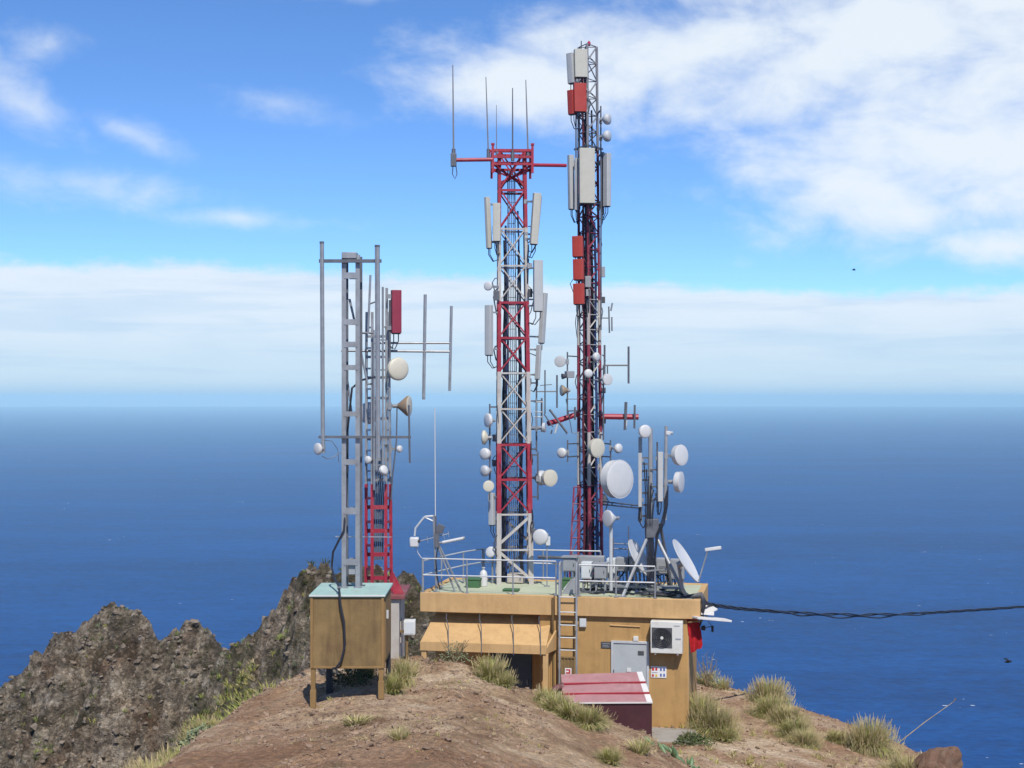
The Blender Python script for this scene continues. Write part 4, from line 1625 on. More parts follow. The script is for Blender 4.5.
dish('pale dish half hidden behind the cream disc right of the lowest red band', 542.5, 478, 42.3, 7.5, 60, 0, pr, 'ball', DISHG)
dish('cream round dish right of the lowest red band of the wide tower', 550.5, 478, 41.6, 8.2, 33, 0, pr + V((.1, .2, 0)), 'drum', DISHC)
px_ = V(on_roof(547, 2.2))
rt = thing('antenna_post', 'thin grey post on the roof just right of the wide tower foot', 'post', px_)
mb = MB()
mb.cyl(px_, V((px_.x, px_.y, zrow(533, px_.y))), .018, 6)
mb.lathe(px_, UP, [(.0, .09), (.02, .09)], 10)
mb.build('pole', GALV, rt)
mb = MB()
mb.box(V((px_.x + .02, px_.y, zrow(541, px_.y))), (.14, .16, .24))
mb.build('radio_box', CABW, rt, .01)
dish('white oval dish on a thin post at the foot of the wide tower', 540.2, 537, px_.y - .25, 8.0, -22, 0, px_, 'radome')
q_ = on_roof(492.5, 2.6)
rt = thing('antenna_post', 'short grey post on the roof just left of the wide tower foot', 'post', q_)
mb = MB()
mb.cyl(q_, V((q_.x, q_.y, zrow(547, q_.y))), .03, 8)
mb.build('pole', GALV, rt)
dish('small white dish low behind the left foot of the wide tower', 490.6, 552, q_.y - .2, 5.6, -30, 15, q_, 'radome')

# --- whips on the wide tower's head
W_ = 'whip antennas on the wide tower head'


def whip(label, x, y0, xb, yb, d, r=.018, foot=None, col=None):
    rt = thing('whip_antenna', label, 'whip antenna', P(xb, yb, d), W_)
    mb = MB()
    mb.tube([P(xb, yb, d), P(xb + (x - xb) * .5, (yb + y0) / 2, d), P(x, y0, d)], [r, r * .85, r * .55], 6)
    mb.build('rod', col or TWGREY, rt)
    mb = MB()
    mb.cyl(P(xb, yb + 6, d), P(xb, yb - 3, d), r * 2, 7)
    mb.build('base_sleeve', DKSTEEL, rt)
    if foot:
        mb = MB()
        p_ = P(xb, yb, d)
        mb.bar(p_, V((foot.x, foot.y, p_.z)), .03, .03)
        mb.build('bracket', RED, rt)
    return rt


w1 = whip('tall thin whip antenna at the far left end of the red side arm', 452.8, 65, 453.6, 152, DA - .6, .028)
mb = MB()
mb.box(P(453.6, 160, DA - .62), (.16, .16, .36))
mb.build('tuning_box', DKSTEEL, w1, .01)
mb = MB()
mb.tube([P(453, 166, DA - .6), P(452.4, 174, DA - .6), P(455, 179, DA - .6), P(457, 174, DA - .6), P(456, 166, DA - .6)], .013, 5)
mb.build('cable_loop', DGREY, w1)
whip('tall thin whip antenna on the left rear corner of the red tower head', 485.9, 77, 488.3, 152, DA - .5, .024, cor[0])
whip('short thin whip antenna, the lowest of those on the red tower head', 496.4, 105, 496.6, 152, DA + .45, .016, cor[3])
whip('dark whip antenna standing in the middle of the red tower head', 512.6, 88, 512.6, 155, DA - .6, .026, V((P(512.6, 150, DA - .6).x, DA - .55, 0)), DKSTEEL)
whip('pale whip antenna on the right corner of the red tower head', 525.8, 80, 528, 152, DA - .5, .026, cor[1])
# small mast beside the right of the tower
rods('thin grey double dipole antenna reaching out right, between the two big towers', 'dipole_antenna', 'antenna', 42.6, [
    ('boom', 537, 391.5, 558, 391.5, .018, DKSTEEL), ('element', 545, 370, 545, 414, .02, DKSTEEL), ('element', 557, 375, 557, 408, .026, DKSTEEL), ('element', 552, 384.5, 540, 385.5, .011, DKSTEEL)])
rods('narrow pale ladder-like bracket frame on the right side of the wide tower', 'bracket_frame', 'bracket', 42.2, [
    ('upright', 536.2, 398, 536.2, 432, .022, GALV), ('upright', 542.4, 398, 542.4, 424, .018, GALV), ('rung', 534, 402, 543, 402, .016, GALV), ('rung', 534, 412, 543, 412, .014, GALV), ('rung', 534, 417, 543, 417, .014, GALV)])

# --- slim tower: panels
panel('white panel antenna turned left at the very top of the slim tower', 569.2, 53, 570.8, 83, 7.5, 44.3, -40, PANELG, LB(iBl), dep=.14)
panel('broad white panel antenna facing front at the very top of the slim tower', 581, 49, 581.5, 77, 13, 44.2, 10, PANEL, LB(iBf), dep=.16)
panel('red panel antenna turned left near the top of the slim tower', 570, 90, 571, 114, 7.2, 44.3, -40, PANELR, LB(iBl), dep=.14)
panel('broad red panel antenna facing front near the top of the slim tower', 580.2, 83, 580.6, 111.5, 12.5, 44.2, 12, PANELR, LB(iBf), dep=.16)
panel('large beige panel antenna facing front in the upper part of the slim tower', 587.2, 148, 587.4, 203, 15.5, 44.0, 8, PANEL, LB(iBf), dep=.16)
panel('tall narrow grey panel antenna on the left of the large beige one', 568.8, 155, 569.6, 209, 4.6, 44.5, -60, PANELG, LB(iBl), dep=.14)
panel('thin white panel antenna squeezed left of the large beige one', 575.8, 158, 575.8, 210, 2.6, 44.3, -30, PANELG, LB(iBl), dep=.1)
panel('tall grey panel antenna on the right of the large beige one', 608.9, 153, 608.7, 206, 5.8, 44.4, 40, PANELG, LB(iBr), dep=.16)
panel('thin grey panel antenna squeezed right of the large beige one', 603.2, 152, 603.2, 214, 2.4, 44.6, 30, TWGREY, LB(iBr), dep=.08)
G3 = 'red panel antennas stacked on the slim tower'
panel('red panel antenna, topmost of the three stacked on the slim tower', 577.2, 236, 577.6, 256.5, 10.6, 44.2, -12, PANELR, LB(iBl), G3, .16)
panel('red panel antenna, middle one of the three stacked on the slim tower', 578, 259, 578.4, 279.5, 10.6, 44.2, -12, PANELR, LB(iBl), G3, .16)
panel('red panel antenna, lowest of the three stacked on the slim tower', 578.4, 283.5, 578.8, 304, 11, 44.2, -12, PANELR, LB(iBl), G3, .16)
# --- slim tower: dishes
p612, p567, p567b, p610 = P(600.8, 120, 44.5), P(567.4, 380, 44.5), P(567.6, 450, 44.5), P(610.5, 450, 44.5)
dish('silver ball-shaped dish high on the right of the slim tower, upper of the two', 608.2, 119, 44.2, 5.6, 62, 0, p612, 'ball', DISHG)
dish('silver ball-shaped dish high on the right of the slim tower, lower of the two', 608.2, 136, 44.2, 5.6, 62, 0, p612, 'ball', DISHG)
dish('flat pale round dish on the outrigger pole left of the slim tower', 560, 361.5, 44.2, 5.6, -12, 0, p567, 'drum', DISHG)
dish('cream horn-shaped dish facing left on the outrigger pole of the slim tower', 561.8, 390.5, 44.4, 5.6, -72, 0, p567, 'cone', DISHC)
dish('egg-shaped white dish in front of the cables of the slim tower', 588.5, 373.5, 44.0, 4.4, 15, 0, TB.leg(iBf, 9), 'ball')
dish('small white dish on the right leg of the slim tower above the white disc', 597, 357, 44.3, 4.6, 55, 0, TB.leg(iBr, 9), 'ball')
dish('white disc on the right of the slim tower just under the double dipole', 607.8, 379.5, 44.2, 5.6, 32, 0, TB.leg(iBr, 9), 'drum')
dish('cream oval dish in front of the slim tower above the very large drum dish', 597.6, 448, 43.9, 9.4, 40, 0, TB.leg(iBf, 8), 'drum', DISHC)
dish('small white dish facing left, left of the cream oval dish', 561.4, 453, 44.2, 5.2, -35, 0, p567b, 'ball')
dish('small white dish facing right, right of the cream oval dish', 619, 448.5, 44.2, 4.9, 45, 0, p610, 'ball')
dish('very large white drum dish on the right side of the slim tower', 619.8, 479, 43.4, 18.9, 42, 3, TB.leg(iBr, 6), 'drum', DISHW)
p5 = bp(A_(611, 1.3), 1.3, ZR + .02)
rt = thing('antenna_post', 'pale slim post on the roof behind the right front railing', 'post', p5)
mb = MB()
mb.cyl(p5, V((p5.x, p5.y, zrow(519, p5.y))), .05, 10)
mb.lathe(p5, UP, [(0, .14), (.02, .14)], 10)
mb.build('pole', LTSTEEL, rt)
dish('pointed white dish on top of the pale slim post', 607.6, 518.5, p5.y - .1, 8.6, -58, 0, p5, 'cone', DISHW)
rt = thing('radio_box', 'grey box with a short horn on the outrigger pole left of the slim tower', 'radio unit', P(569, 375, 44.3), None)
mb = MB()
mb.box(P(569.5, 374.5, 44.35), (.24, .2, .2), Matrix.Rotation(.4, 3, 'Z'))
mb.build('casing', CABG, rt, .01)
mb = MB()
mb.lathe(P(566.5, 376, 44.3), V((-1, -.3, -.1)), [(0, .05), (.14, .09)], 10)
mb.build('horn', DGREY, rt)
rods('pair of upright dipole rods on a level boom right of the slim tower', 'dipole_antenna', 'antenna', 44.5, [
    ('boom', 603, 365.3, 629.5, 365.3, .025, DKSTEEL), ('element', 604.6, 345, 604.6, 374, .03, DKSTEEL), ('element', 628.6, 346.5, 628.6, 383.5, .032, DKSTEEL), ('element', 607.5, 365, 607.5, 376, .02, DKSTEEL)])
rods('tilted rods of a small yagi on the left red arm of the slim tower', 'yagi_antenna', 'antenna', 44.5, [
    ('element', 549.5, 409.5, 567.5, 433.5, .035, DKSTEEL), ('element', 544, 414, 553, 427, .02, DKSTEEL), ('insulator', 557.5, 424, 555, 433, .03, DISHW), ('insulator', 552, 430, 551, 434, .02, DGREY)])
rods('upright rods of a small yagi on the right red arm of the slim tower', 'yagi_antenna', 'antenna', 44.8, [
    ('element', 626, 402, 625, 430, .045, DKSTEEL), ('element', 634.8, 405, 634.4, 428.5, .032, DKSTEEL), ('insulator', 626.5, 420, 625.6, 428, .035, DISHW)])
rods('short upright rods on a stub right of the slim tower, below its red panels', 'loop_antenna', 'antenna', 44.6, [
    ('boom', 600, 318, 609, 318, .018, DKSTEEL), ('upright', 608.8, 306.5, 609.4, 333, .022, DKSTEEL), ('element', 612.4, 303, 610.8, 311, .026, GALV), ('element', 611.8, 317, 612, 331, .026, GALV)])
lp = bpy.data.objects['boom.001'] if False else None
rods('thin open rectangular wire frame left of the slim tower above the left red arm', 'wire_frame', 'antenna', 44.6, [
    ('wire', 566, 399, 572, 433, .012, DKSTEEL), ('wire', 566, 399, 579, 399, .012, DKSTEEL), ('wire', 572, 433, 579, 433, .012, DKSTEEL), ('wire', 575, 407, 575, 420, .03, DKSTEEL)])
rods('thin whip on top of the slim tower', 'whip_antenna', 'whip antenna', 44.8, [('rod', 581.3, 41, 581.3, 52, .018, DKSTEEL)])
rods('level dark rods behind the roof between the pale slim post and the tripod mast', 'dipole_antenna', 'antenna', 43.0, [
    ('element', 628.5, 526, 628.5, 560, .018, DKSTEEL), ('element', 613.5, 543.5, 628.5, 544, .018, DKSTEEL), ('element', 613.5, 548.5, 628.5, 549, .018, DKSTEEL), ('element', 613.5, 538, 613.5, 560, .015, DKSTEEL)])
rods('dark horizontal cable tray bridging the slim tower and the tripod mast', 'cable_tray', 'cable tray', 43.0, [
    ('rail', 603, 501.5, 642, 506, .02, DKSTEEL, 44.5, 41.6), ('rail', 603, 504.5, 642, 508.5, .02, DKSTEEL, 44.5, 41.6), ('rung', 612, 502, 612, 505.5, .02, DKSTEEL, 43.9, 43.9), ('rung', 622, 503.2, 622, 506.6, .02, DKSTEEL, 43.2, 43.2), ('rung', 632, 504.4, 632, 507.6, .02, DKSTEEL, 42.4, 42.4)])
rods('thick grey horizontal conduit along the back railing', 'cable_conduit', 'conduit', 43.0, [('pipe', 538, 557, 575, 558, .045, DKSTEEL, 42.9, 42.4), ('pipe', 575, 558, 590, 559, .045, DKSTEEL, 42.4, 42.3)])

# ------------------------------------------------------------------ tripod mast on the right of the roof
tcb = bp(A_(652, 1.5), 1.5, ZR + .02)
DT = tcb.y
tc = thing('tripod_mast', 'dark steel lattice mast braced by tripod legs at the right end of the roof', 'mast', tcb)
mb = MB()
for x, y0, y1, r in ((640.3, 437, 522, .05), (650.5, 428, 578, .06)):
    mb.cyl(P(x, y0, DT), P(x, y1, DT), r, 8)
mb.cyl(P(666.3, 426, DT - .1), P(665, 520, DT - .1), .045, 8)
mb.build('pole', CABG, tc)
mb = MB()
mb.cyl(P(657.2, 442, DT + .1), P(657.2, 508, DT + .1), .025, 6)
for row in (458, 464, 471, 480, 493, 505, 516):
    mb.bar(P(640.3, row, DT), P(651, row, DT), .04, .045)
for row in (470, 487, 500):
    mb.bar(P(650, row, DT - .05), P(666, row - 1, DT - .1), .045, .045)
mb.build('crossbar', DKSTEEL, tc)
mb = MB()
for k in range(6):
    x0 = 646 + 1.4 * k
    mb.tube([P(x0 - 2 + k, 462 + 7 * k, DT - .12), P(x0 + 1.5 * math.sin(k * 3), 500, DT - .14), P(x0 - 1, 525, DT - .16), P(x0 + 1, 552, DT - .12), P(x0 + 2, 588 - k, DT - .15)], .017, 6)
for k in range(3):
    mb.tube([P(668 - k * 1.2, 486 + 5 * k, DT - .2), P(667.5 - k, 505, DT - .22), P(664 - 1.5 * k, 524, DT - .2), P(658 - k, 535, DT - .18), P(655, 560, DT - .16), P(654 + k, 590, DT - .2)], .018, 6)
mb.tube([P(640, 500, DT - .06), P(638.6, 520, DT - .1), P(643, 528, DT - .12), P(649, 520, DT - .12)], .024, 6)
mb.build('cable_bundle', CABLE, tc)
feet_ = [on_roof(622.5, .45), on_roof(686, .6), on_roof(648, 2.8), on_roof(672, 2.2)]
tops_ = [P(650, 531, DT), P(658, 540, DT), P(652, 536, DT), P(660, 523, DT)]
for f_, t_, m_ in zip(feet_, tops_, (GALV, GALV, DKSTEEL, DKSTEEL)):
    mb = MB()
    mb.cyl(f_, t_, .045, 8)
    mb.box(f_ + UP * .012, (.2, .2, .024))
    mb.build('leg', m_, tc)
mb = MB()
mb.bar(on_roof(648, 1.2) + UP * .1, on_roof(680, .5) + UP * .05, .07, .08)
mb.build('ground_beam', GALV, tc)
mb = MB()
mb.bar(on_roof(640, .9) + UP * .62, on_roof(672, .9) + UP * .72, .04, .04)
mb.build('brace', GALV, tc)
mb = MB()
mb.box(P(652, 528, DT - .02), (.34, .3, .5))
mb.build('mast_head_plate', DKSTEEL, tc, .01)
panel('tall thin white panel antenna up the left of the tripod mast', 640, 453, 640, 507, 3.4, DT - .2, -10, PANELG, P(641.5, 480, DT))
panel('long pale panel antenna in the middle of the tripod mast', 660.5, 452, 660.5, 501.5, 5.2, DT - .25, 10, PANELG, P(657.2, 480, DT + .1))
g4 = 'dishes on the tripod mast'
dish('round white dish at the top left of the tripod mast', 645.2, 431.5, DT - .35, 6.8, 25, 0, P(640.3, 440, DT), 'radome', DISHW, g4)
dish('oval white dish on the right of the tripod mast, upper of the pair', 681.2, 455, DT - .2, 10.2, 44, 5, P(666, 455, DT - .1), 'drum', DISHW, g4)
dish('white drum dish on the right of the tripod mast, lower of the pair', 681, 482, DT - .2, 10.2, 66, 0, P(665.6, 482, DT - .1), 'drum', DISHW, g4)
rt = thing('mast_camera', 'tiny pale camera on the tip of the right pole of the tripod mast', 'lamp', P(667, 436, DT - .1))
mb = MB()
mb.box(P(668, 433, DT - .1), (.12, .12, .1))
mb.build('housing', DISHW, rt, .01)  # tiny camera at the pole tip, gives off no light
mb = MB()
mb.lathe(P(670.5, 433, DT - .1), V((1, -.2, .1)), [(0, .04), (.06, .05)], 10)
mb.build('lens', LTSTEEL, rt)


def satdish(label, px, py, d, r, n, roll_arm, foot):
    c = P(px, py, d)
    n = V(n).normalized()
    rt = thing('satellite_dish', label, 'satellite dish', foot, 'tilted satellite dishes on the roof')
    mb = MB()
    prof = [(-.16 * r + .16 * r * f * f, r * max(f, .02)) for f in (0, .15, .35, .55, .75, .9, 1)]
    back = [(t - .018, q) for t, q in prof]
    mb.lathe(c, n, prof, 40, cap0=True, cap1=False)
    mb.lathe(c, n, back, 40, cap0=True, cap1=False)
    mb.lathe(c, n, [(-.018, r), (0, r), (.006, r * 1.012), (-.02, r * 1.012), (-.018, r)], 40, cap0=False, cap1=False)
    mb.build('reflector', DISHW, rt)
    mb = MB()
    bk = c - n * (.16 * r + .02)
    mb.cyl(bk, bk - n * .14, .09, 10)
    mb.cyl(bk - n * .12, V((bk.x, bk.y, foot.z + .25)) - n * .14 * V((1, 1, 0)).length * 0, .04, 8)
    mb.cyl(V((bk.x, bk.y, foot.z + .27)), foot, .05, 8)
    mb.box(foot + UP * .012, (.3, .3, .024))
    mb.build('pedestal', GALV, rt)
    if roll_arm:
        lowp = c - (UP - n * n.z).normalized() * r * .98
        f = c + n * r * 1.05 + V((0, 0, -.05))
        mb = MB()
        mb.cyl(lowp, f, .02, 6)
        mb.build('feed_arm', GALV, rt)
        mb = MB()
        mb.bar(f - V((.08, 0, .0)), f + V((.34, 0, .06)), .09, .08)
        mb.build('feed_horn', DISHW, rt, .01)
    return rt


fa = on_roof(648, 1.7)
satdish('thin tilted white satellite dish behind the leg of the tripod mast, left of the pair', 640, 557.5, fa.y - .1, 20 * 41 / F, (.80, -.30, .48), False, bp(A_(636, 1.7), 1.7, ZR + .021))
fb = on_roof(690, .35)
satdish('thin tilted white satellite dish with a feed arm at the right roof corner', 686.3, 560.5, fb.y, 24.2 * 39 / F, (.83, -.22, .52), True, bp(LEN - .35, .45, ZR + .021))

# ------------------------------------------------------------------ thin mast on the left of the roof
mpos = bp(A_(436.5, .35), .35, ZR + .02)
DM = mpos.y
tm = thing('thin_mast', 'thin grey mast with a bent arm standing at the left roof corner', 'mast', mpos)
mb = MB()
mb.cyl(mpos, P(433.5, 515, DM), .03, 8)
mb.lathe(mpos, UP, [(0, .1), (.02, .1)], 10)
mb.build('pole', GALV, tm)
mb = MB()
mb.tube([P(433.5, 516, DM), P(425.5, 516.5, DM), P(424, 517.5, DM), P(415.5, 528, DM), P(414.6, 536, DM)], .028, 8)
mb.tube([P(433, 521, DM), P(424, 517, DM)], .018, 6)
mb.build('bent_arm', LTSTEEL, tm)
mb = MB()
mb.cyl(P(436, 541, DM), on_roof(455, .6), .028, 6)
mb.build('stay', GALV, tm)
mb = MB()
mb.cyl(P(438, 543, DM), on_roof(461, .7), .028, 6)
mb.build('stay', GALV, tm)
mb = MB()
mb.box(P(440, 529, DM), (.2, .15, .24), Matrix.Rotation(.4, 3, 'Y'))
mb.box(P(437, 540, DM), (.12, .14, .4))
mb.build('clamp_box', DKSTEEL, tm, .01)
mb = MB()
mb.tube([P(438, 545, DM - .05), P(436, 560, DM - .05), P(437, 575, DM - .06), P(440, 590, DM - .05)], .018, 6)
mb.build('cable', CABLE, tm)
rt = thing('camera_dome', 'small white camera housing hanging from the bent arm of the thin mast', 'camera', P(414.3, 541.5, DM))
mb = MB()
mb.box(P(414.3, 542, DM), (.24, .22, .26))
mb.build('housing', DISHW, rt, .03)
mb = MB()
mb.lathe(P(417.8, 541, DM - .05), V((.9, -.4, -.1)), [(0, .06), (.05, .055)], 12)
mb.build('lens', DGREY, rt)
mb = MB()
mb.tube([P(416, 547.5, DM), P(418, 553, DM), P(421.5, 558, DM)], .014, 6)
mb.build('cable_tail', LTSTEEL, rt)
rt = thing('tube_lamp', 'white tube lamp sticking out to the right of the thin mast', 'lamp', P(442.5, 542.5, DM))
mb = MB()
mb.cyl(P(442.5, 542.5, DM - .05), P(463.5, 538.2, DM - .1), .042, 10)
mb.build('tube', DISHW, rt)
mb = MB()
mb.cyl(P(437, 543.5, DM), P(442.6, 542.4, DM - .05), .03, 8)
mb.cyl(P(463.4, 538.2, DM - .1), P(464.6, 538.0, DM - .1), .046, 10)
mb.build('end_cap', CABG, rt)
rods('hair-thin white whip rising from the thin mast against the sea', 'whip_antenna', 'whip antenna', DM, [('rod', 434.8, 408, 435.4, 518, .014, DISHW), ('base_sleeve', 435.4, 516, 435.6, 530, .03, DKSTEEL)])
rods('small horizontal grey yagi across the thin mast', 'yagi_antenna', 'antenna', DM, [('boom', 420, 541, 449, 533.5, .012, GALV), ('element', 427, 536, 428, 543, .008, GALV), ('element', 443, 531, 444.5, 539, .008, GALV), ('element', 448, 530.5, 449, 537, .008, GALV)])

# ------------------------------------------------------------------ wooden cabin on legs with its frame mast
DX0, DX1 = 28.5, 30.3
bx0, bx1 = -3.83, -2.43
zbt, zbb = 4.82, 3.43
cb = thing('raised_cabin', 'brown boxy equipment cabin with a pale teal roof, raised on four legs', 'cabin', V(((bx0 + bx1) / 2, (DX0 + DX1) / 2, 2.5)))
mb = MB()
cx, cy_ = (bx0 + bx1) / 2, (DX0 + DX1) / 2
mb.box((cx, cy_, (zbt + zbb) / 2 - .02), (bx1 - bx0 - .03, DX1 - DX0 - .03, zbt - zbb - .06))
mb.build('body', BOXP, cb, .006)
mb = MB()
for x in (bx0 + .02, bx1 - .03):
    mb.box((x, DX0 + .012, (zbt + zbb) / 2 - .03), (.05, .035, zbt - zbb - .05))
mb.box((cx + .0, DX0 + .012, zbb + .012), (bx1 - bx0 - .1, .034, .04))
mb.box((bx1 - .012, DX0 + .10, (zbt + zbb) / 2 - .03), (.036, .1, zbt - zbb - .05))
mb.build('corner_trim', BOXE, cb, .004)
mb = MB()
mb.box((cx, cy_, zbt - .018), (bx1 - bx0 + .05, DX1 - DX0 + .05, .045))
mb.build('roof', TEAL, cb, .008)
mb = MB()
mb.box((cx, DX0 - .026, zbt - .012), (bx1 - bx0 + .05, .004, .022))
mb.build('roof_edge', WTRIM, cb)
mb = MB()
mb.box((bx1 - .010, cy_ + .08, (zbt + zbb) / 2), (.022, 1.3, zbt - zbb - .2))
d_ = mb.build('door', BOXE, cb, .004)
mb = MB()
mb.box((bx1 + .02, cy_ - .35, (zbt + zbb) / 2 + .25), (.04, .05, .16))
mb.build('handle', LTSTEEL, d_)
for x, y, w, m_ in ((bx0 + .045, DX0 + .06, .085, BOXE), (bx1 - .06, DX0 + .06, .085, BOXE), (bx0 + .16, DX1 - .15, .12, SHADELEG), (bx1 - .06, DX1 - .08, .09, SHADELEG)):
    zg = H(x, y) - .12
    mb = MB()
    mb.box((x, y, (zg + zbb) / 2), (w, w, zbb - zg))
    if m_ is BOXE:
        mb.box((x, y, zg + .30), (w + .025, w + .025, .34))
    lg = mb.build('leg', m_, cb, .005)
rt = thing('hanging_cable', 'thick black cable looping down the front of the brown cabin', 'cable', P(344, 660, 28.4))
mb = MB()
mb.tube([P(332, 668, 29.2), P(333, 668.5, 28.46), P(336, 668, 28.43), P(341, 661, 28.42), P(345, 645, 28.42), P(344, 622, 28.42), P(340.5, 605, 28.42), P(339.4, 592, 28.44), P(338.6, 586, 28.7), P(334, 577, 29.3), P(331.6, 567, 29.5), P(333, 552, 29.5), P(339, 540, 29.45), P(344, 530, 29.45), P(346, 500, 29.6), P(347.5, 470, 29.75), P(347.5, 430, 29.75), P(349, 416, 29.7), P(352, 388, 29.7), P(362, 380, 29.9), P(375, 377, 31)], .022, 7)
mb.build('sheath', CABLE, rt)
mb = MB()
mb.box(P(338.8, 588, 28.62), (.07, .07, .05))
mb.build('clip', GALV, rt)

# frame mast on the cabin roof
DF = 29.5
fm = thing('frame_mast', 'grey open frame mast of flat channels standing on the teal cabin roof', 'mast', V((P(351, 585, DF).x, DF, zbt)))
zt_ = zrow(255, DF)
for x, dy, m_ in ((343.8, 0, GALV), (357.6, 0, GALV), (347.0, .32, DKSTEEL), (361.0, .32, DKSTEEL)):
    X = P(x, 400, DF + dy).x
    mb = MB()
    b0 = V((X, DF + dy, zbt + .004))
    t0 = V((X, DF + dy, zt_))
    h_ = zt_ - zbt
    if m_ is GALV:
        mb.box((X, DF, zbt + h_ / 2 + .004), (.085, .012, h_))
        mb.box((X - .037, DF + .036, zbt + h_ / 2 + .004), (.012, .06, h_))
        mb.box((X + .037, DF + .036, zbt + h_ / 2 + .004), (.012, .06, h_))
    else:
        mb.box((X, DF + dy, zbt + h_ / 2 + .004), (.05, .06, h_ - .02))
    mb.box((X, DF + dy + .02, zbt + .012), (.16, .16, .014))
    mb.build('channel', m_, fm)
xl, xr = P(346.1, 400, DF).x, P(355.4, 400, DF).x
for row, w in ((275.5, .12), (322, .11), (344.5, .11), (367.5, .10), (414, .10), (462, .11), (511, .13), (562, .12)):
    mb = MB()
    mb.box(((xl + xr) / 2, DF - .008, zrow(row, DF)), (xr - xl + .09, .014, w))
    mb.build('cross_plate', GALV, fm)
    mb = MB()
    mb.box(((xl + xr) / 2 + .06, DF + .33, zrow(row, DF)), (xr - xl + .06, .014, w * .8))
    mb.build('cross_plate', GALV, fm)
mb = MB()
mb.bar(P(319, 261, DF - .06), P(381.5, 261, DF - .06), .06, .065)
mb.build('crossarm', DKSTEEL, fm)
mb = MB()
mb.bar(P(318.5, 437, DF - .06), P(411, 437.2, DF - .06), .05, .05)
mb.build('crossarm', DKSTEEL, fm)
mb = MB()
mb.box(P(350, 256, DF + .1), (.29, .36, .12))
mb.build('top_plate', GALV, fm, .006)
mb = MB()
mb.bar(P(336, 536.5, DF - .03), P(391, 537, DF + 3), .02, .02)
mb.build('thin_rod', LTSTEEL, fm)
mb = MB()
mb.box(P(354, 569, DF + .15), (.2, .2, .2))
mb.build('foot_box', CABG, fm, .01)
G5 = 'tube antennas on the grey frame mast'
rods('long grey vertical tube antenna on the left end of the frame mast crossarms', 'tube_antenna', 'antenna', DF - .13, [('tube', 321.8, 242.5, 322.8, 450, .042, GALV), ('cap', 321.7, 241.5, 321.8, 243.5, .046, DKSTEEL)], G5)
rods('long grey vertical tube antenna on the right end of the frame mast crossarms', 'tube_antenna', 'antenna', DF - .13, [('tube', 377.2, 246, 378, 458, .05, GALV), ('cap', 377.2, 245, 377.2, 247, .054, DKSTEEL)], G5)
rods('short thin rod hanging from the right tip of the lower frame mast crossarm', 'rod_antenna', 'antenna', DF - .1, [('rod', 408.8, 405, 409.8, 463, .02, DKSTEEL)])
dish('small white dish at the foot of the left vertical tube antenna', 317.5, 449, DF - .25, 6.0, -48, 0, P(322.7, 449, DF - .13), 'radome', DISHW)
rt = thing('loose_cable', 'thin grey cable drooping from the small white dish to the frame mast', 'cable', P(327, 458, DF - .1))
mb = MB()
mb.tube([P(322, 456, DF - .2), P(327, 459, DF - .15), P(334, 457, DF - .08), P(341, 452, DF - .05)], .008, 5)
mb.tube([P(323, 440, DF - .16), P(332, 441, DF - .1), P(338, 450, DF - .06), P(338.5, 462, DF - .05)], .007, 5)
mb.build('sheath', DKSTEEL, rt)

# ------------------------------------------------------------------ lattice mast behind the cabin, on its hut
DE = 34.3
hx0, hx1, hy0, hy1 = -3.45, P(399, 600, 33.9).x, 33.9, 35.7
hz = zrow(596, 34.4)
hg = min(H(hx1, hy0), H(hx0, hy0), H(hx1, hy1)) - .3
ht = thing('small_hut', 'small pale hut with a faded red roof hidden behind the brown cabin', 'hut', V(((hx0 + hx1) / 2, (hy0 + hy1) / 2, hg)))
mb = MB()
mb.box(((hx0 + hx1) / 2, (hy0 + hy1) / 2, (hg + hz) / 2), (hx1 - hx0, hy1 - hy0, hz - hg))
mb.build('wall', HUTW, ht, .01)
mb = MB()
mb.box(((hx0 + hx1) / 2 + .05, (hy0 + hy1) / 2, hz + .045), (hx1 - hx0 + .16, hy1 - hy0 + .16, .085))
mb.build('roof', HUTR, ht, .008)
mb = MB()
mb.box((hx1 + .012, hy0 + .7, hz - .55), (.024, .7, 1.0))
d_ = mb.build('door', HUTW, ht, .004)
mb = MB()
mb.box((hx1 + .035, hy0 + .42, hz - .55), (.02, .05, .1))
mb.build('handle', DKSTEEL, d_)
rt = thing('meter_box', 'off-white meter box on a stub at the right side of the small pale hut', 'meter box', P(410.5, 634, 34.2))
mb = MB()
p_ = P(409.8, 627, 34.2)
mb.box(p_, (.26, .3, .33))
mb.build('casing', ACW, rt, .012)
mb = MB()
mb.box(p_ - V((0, .156, 0)), (.2, .01, .26))
mb.build('cover', CABW, rt)
mb = MB()
mb.bar(p_ - V((.02, 0, .1)), V((hx1 - .01, p_.y, p_.z - .1)), .07, .05)
mb.bar(p_ - V((.06, 0, .17)), V((p_.x - .06, p_.y, H(p_.x, p_.y) - .1)), .05, .05)
mb.build('stub', BOXP, rt)

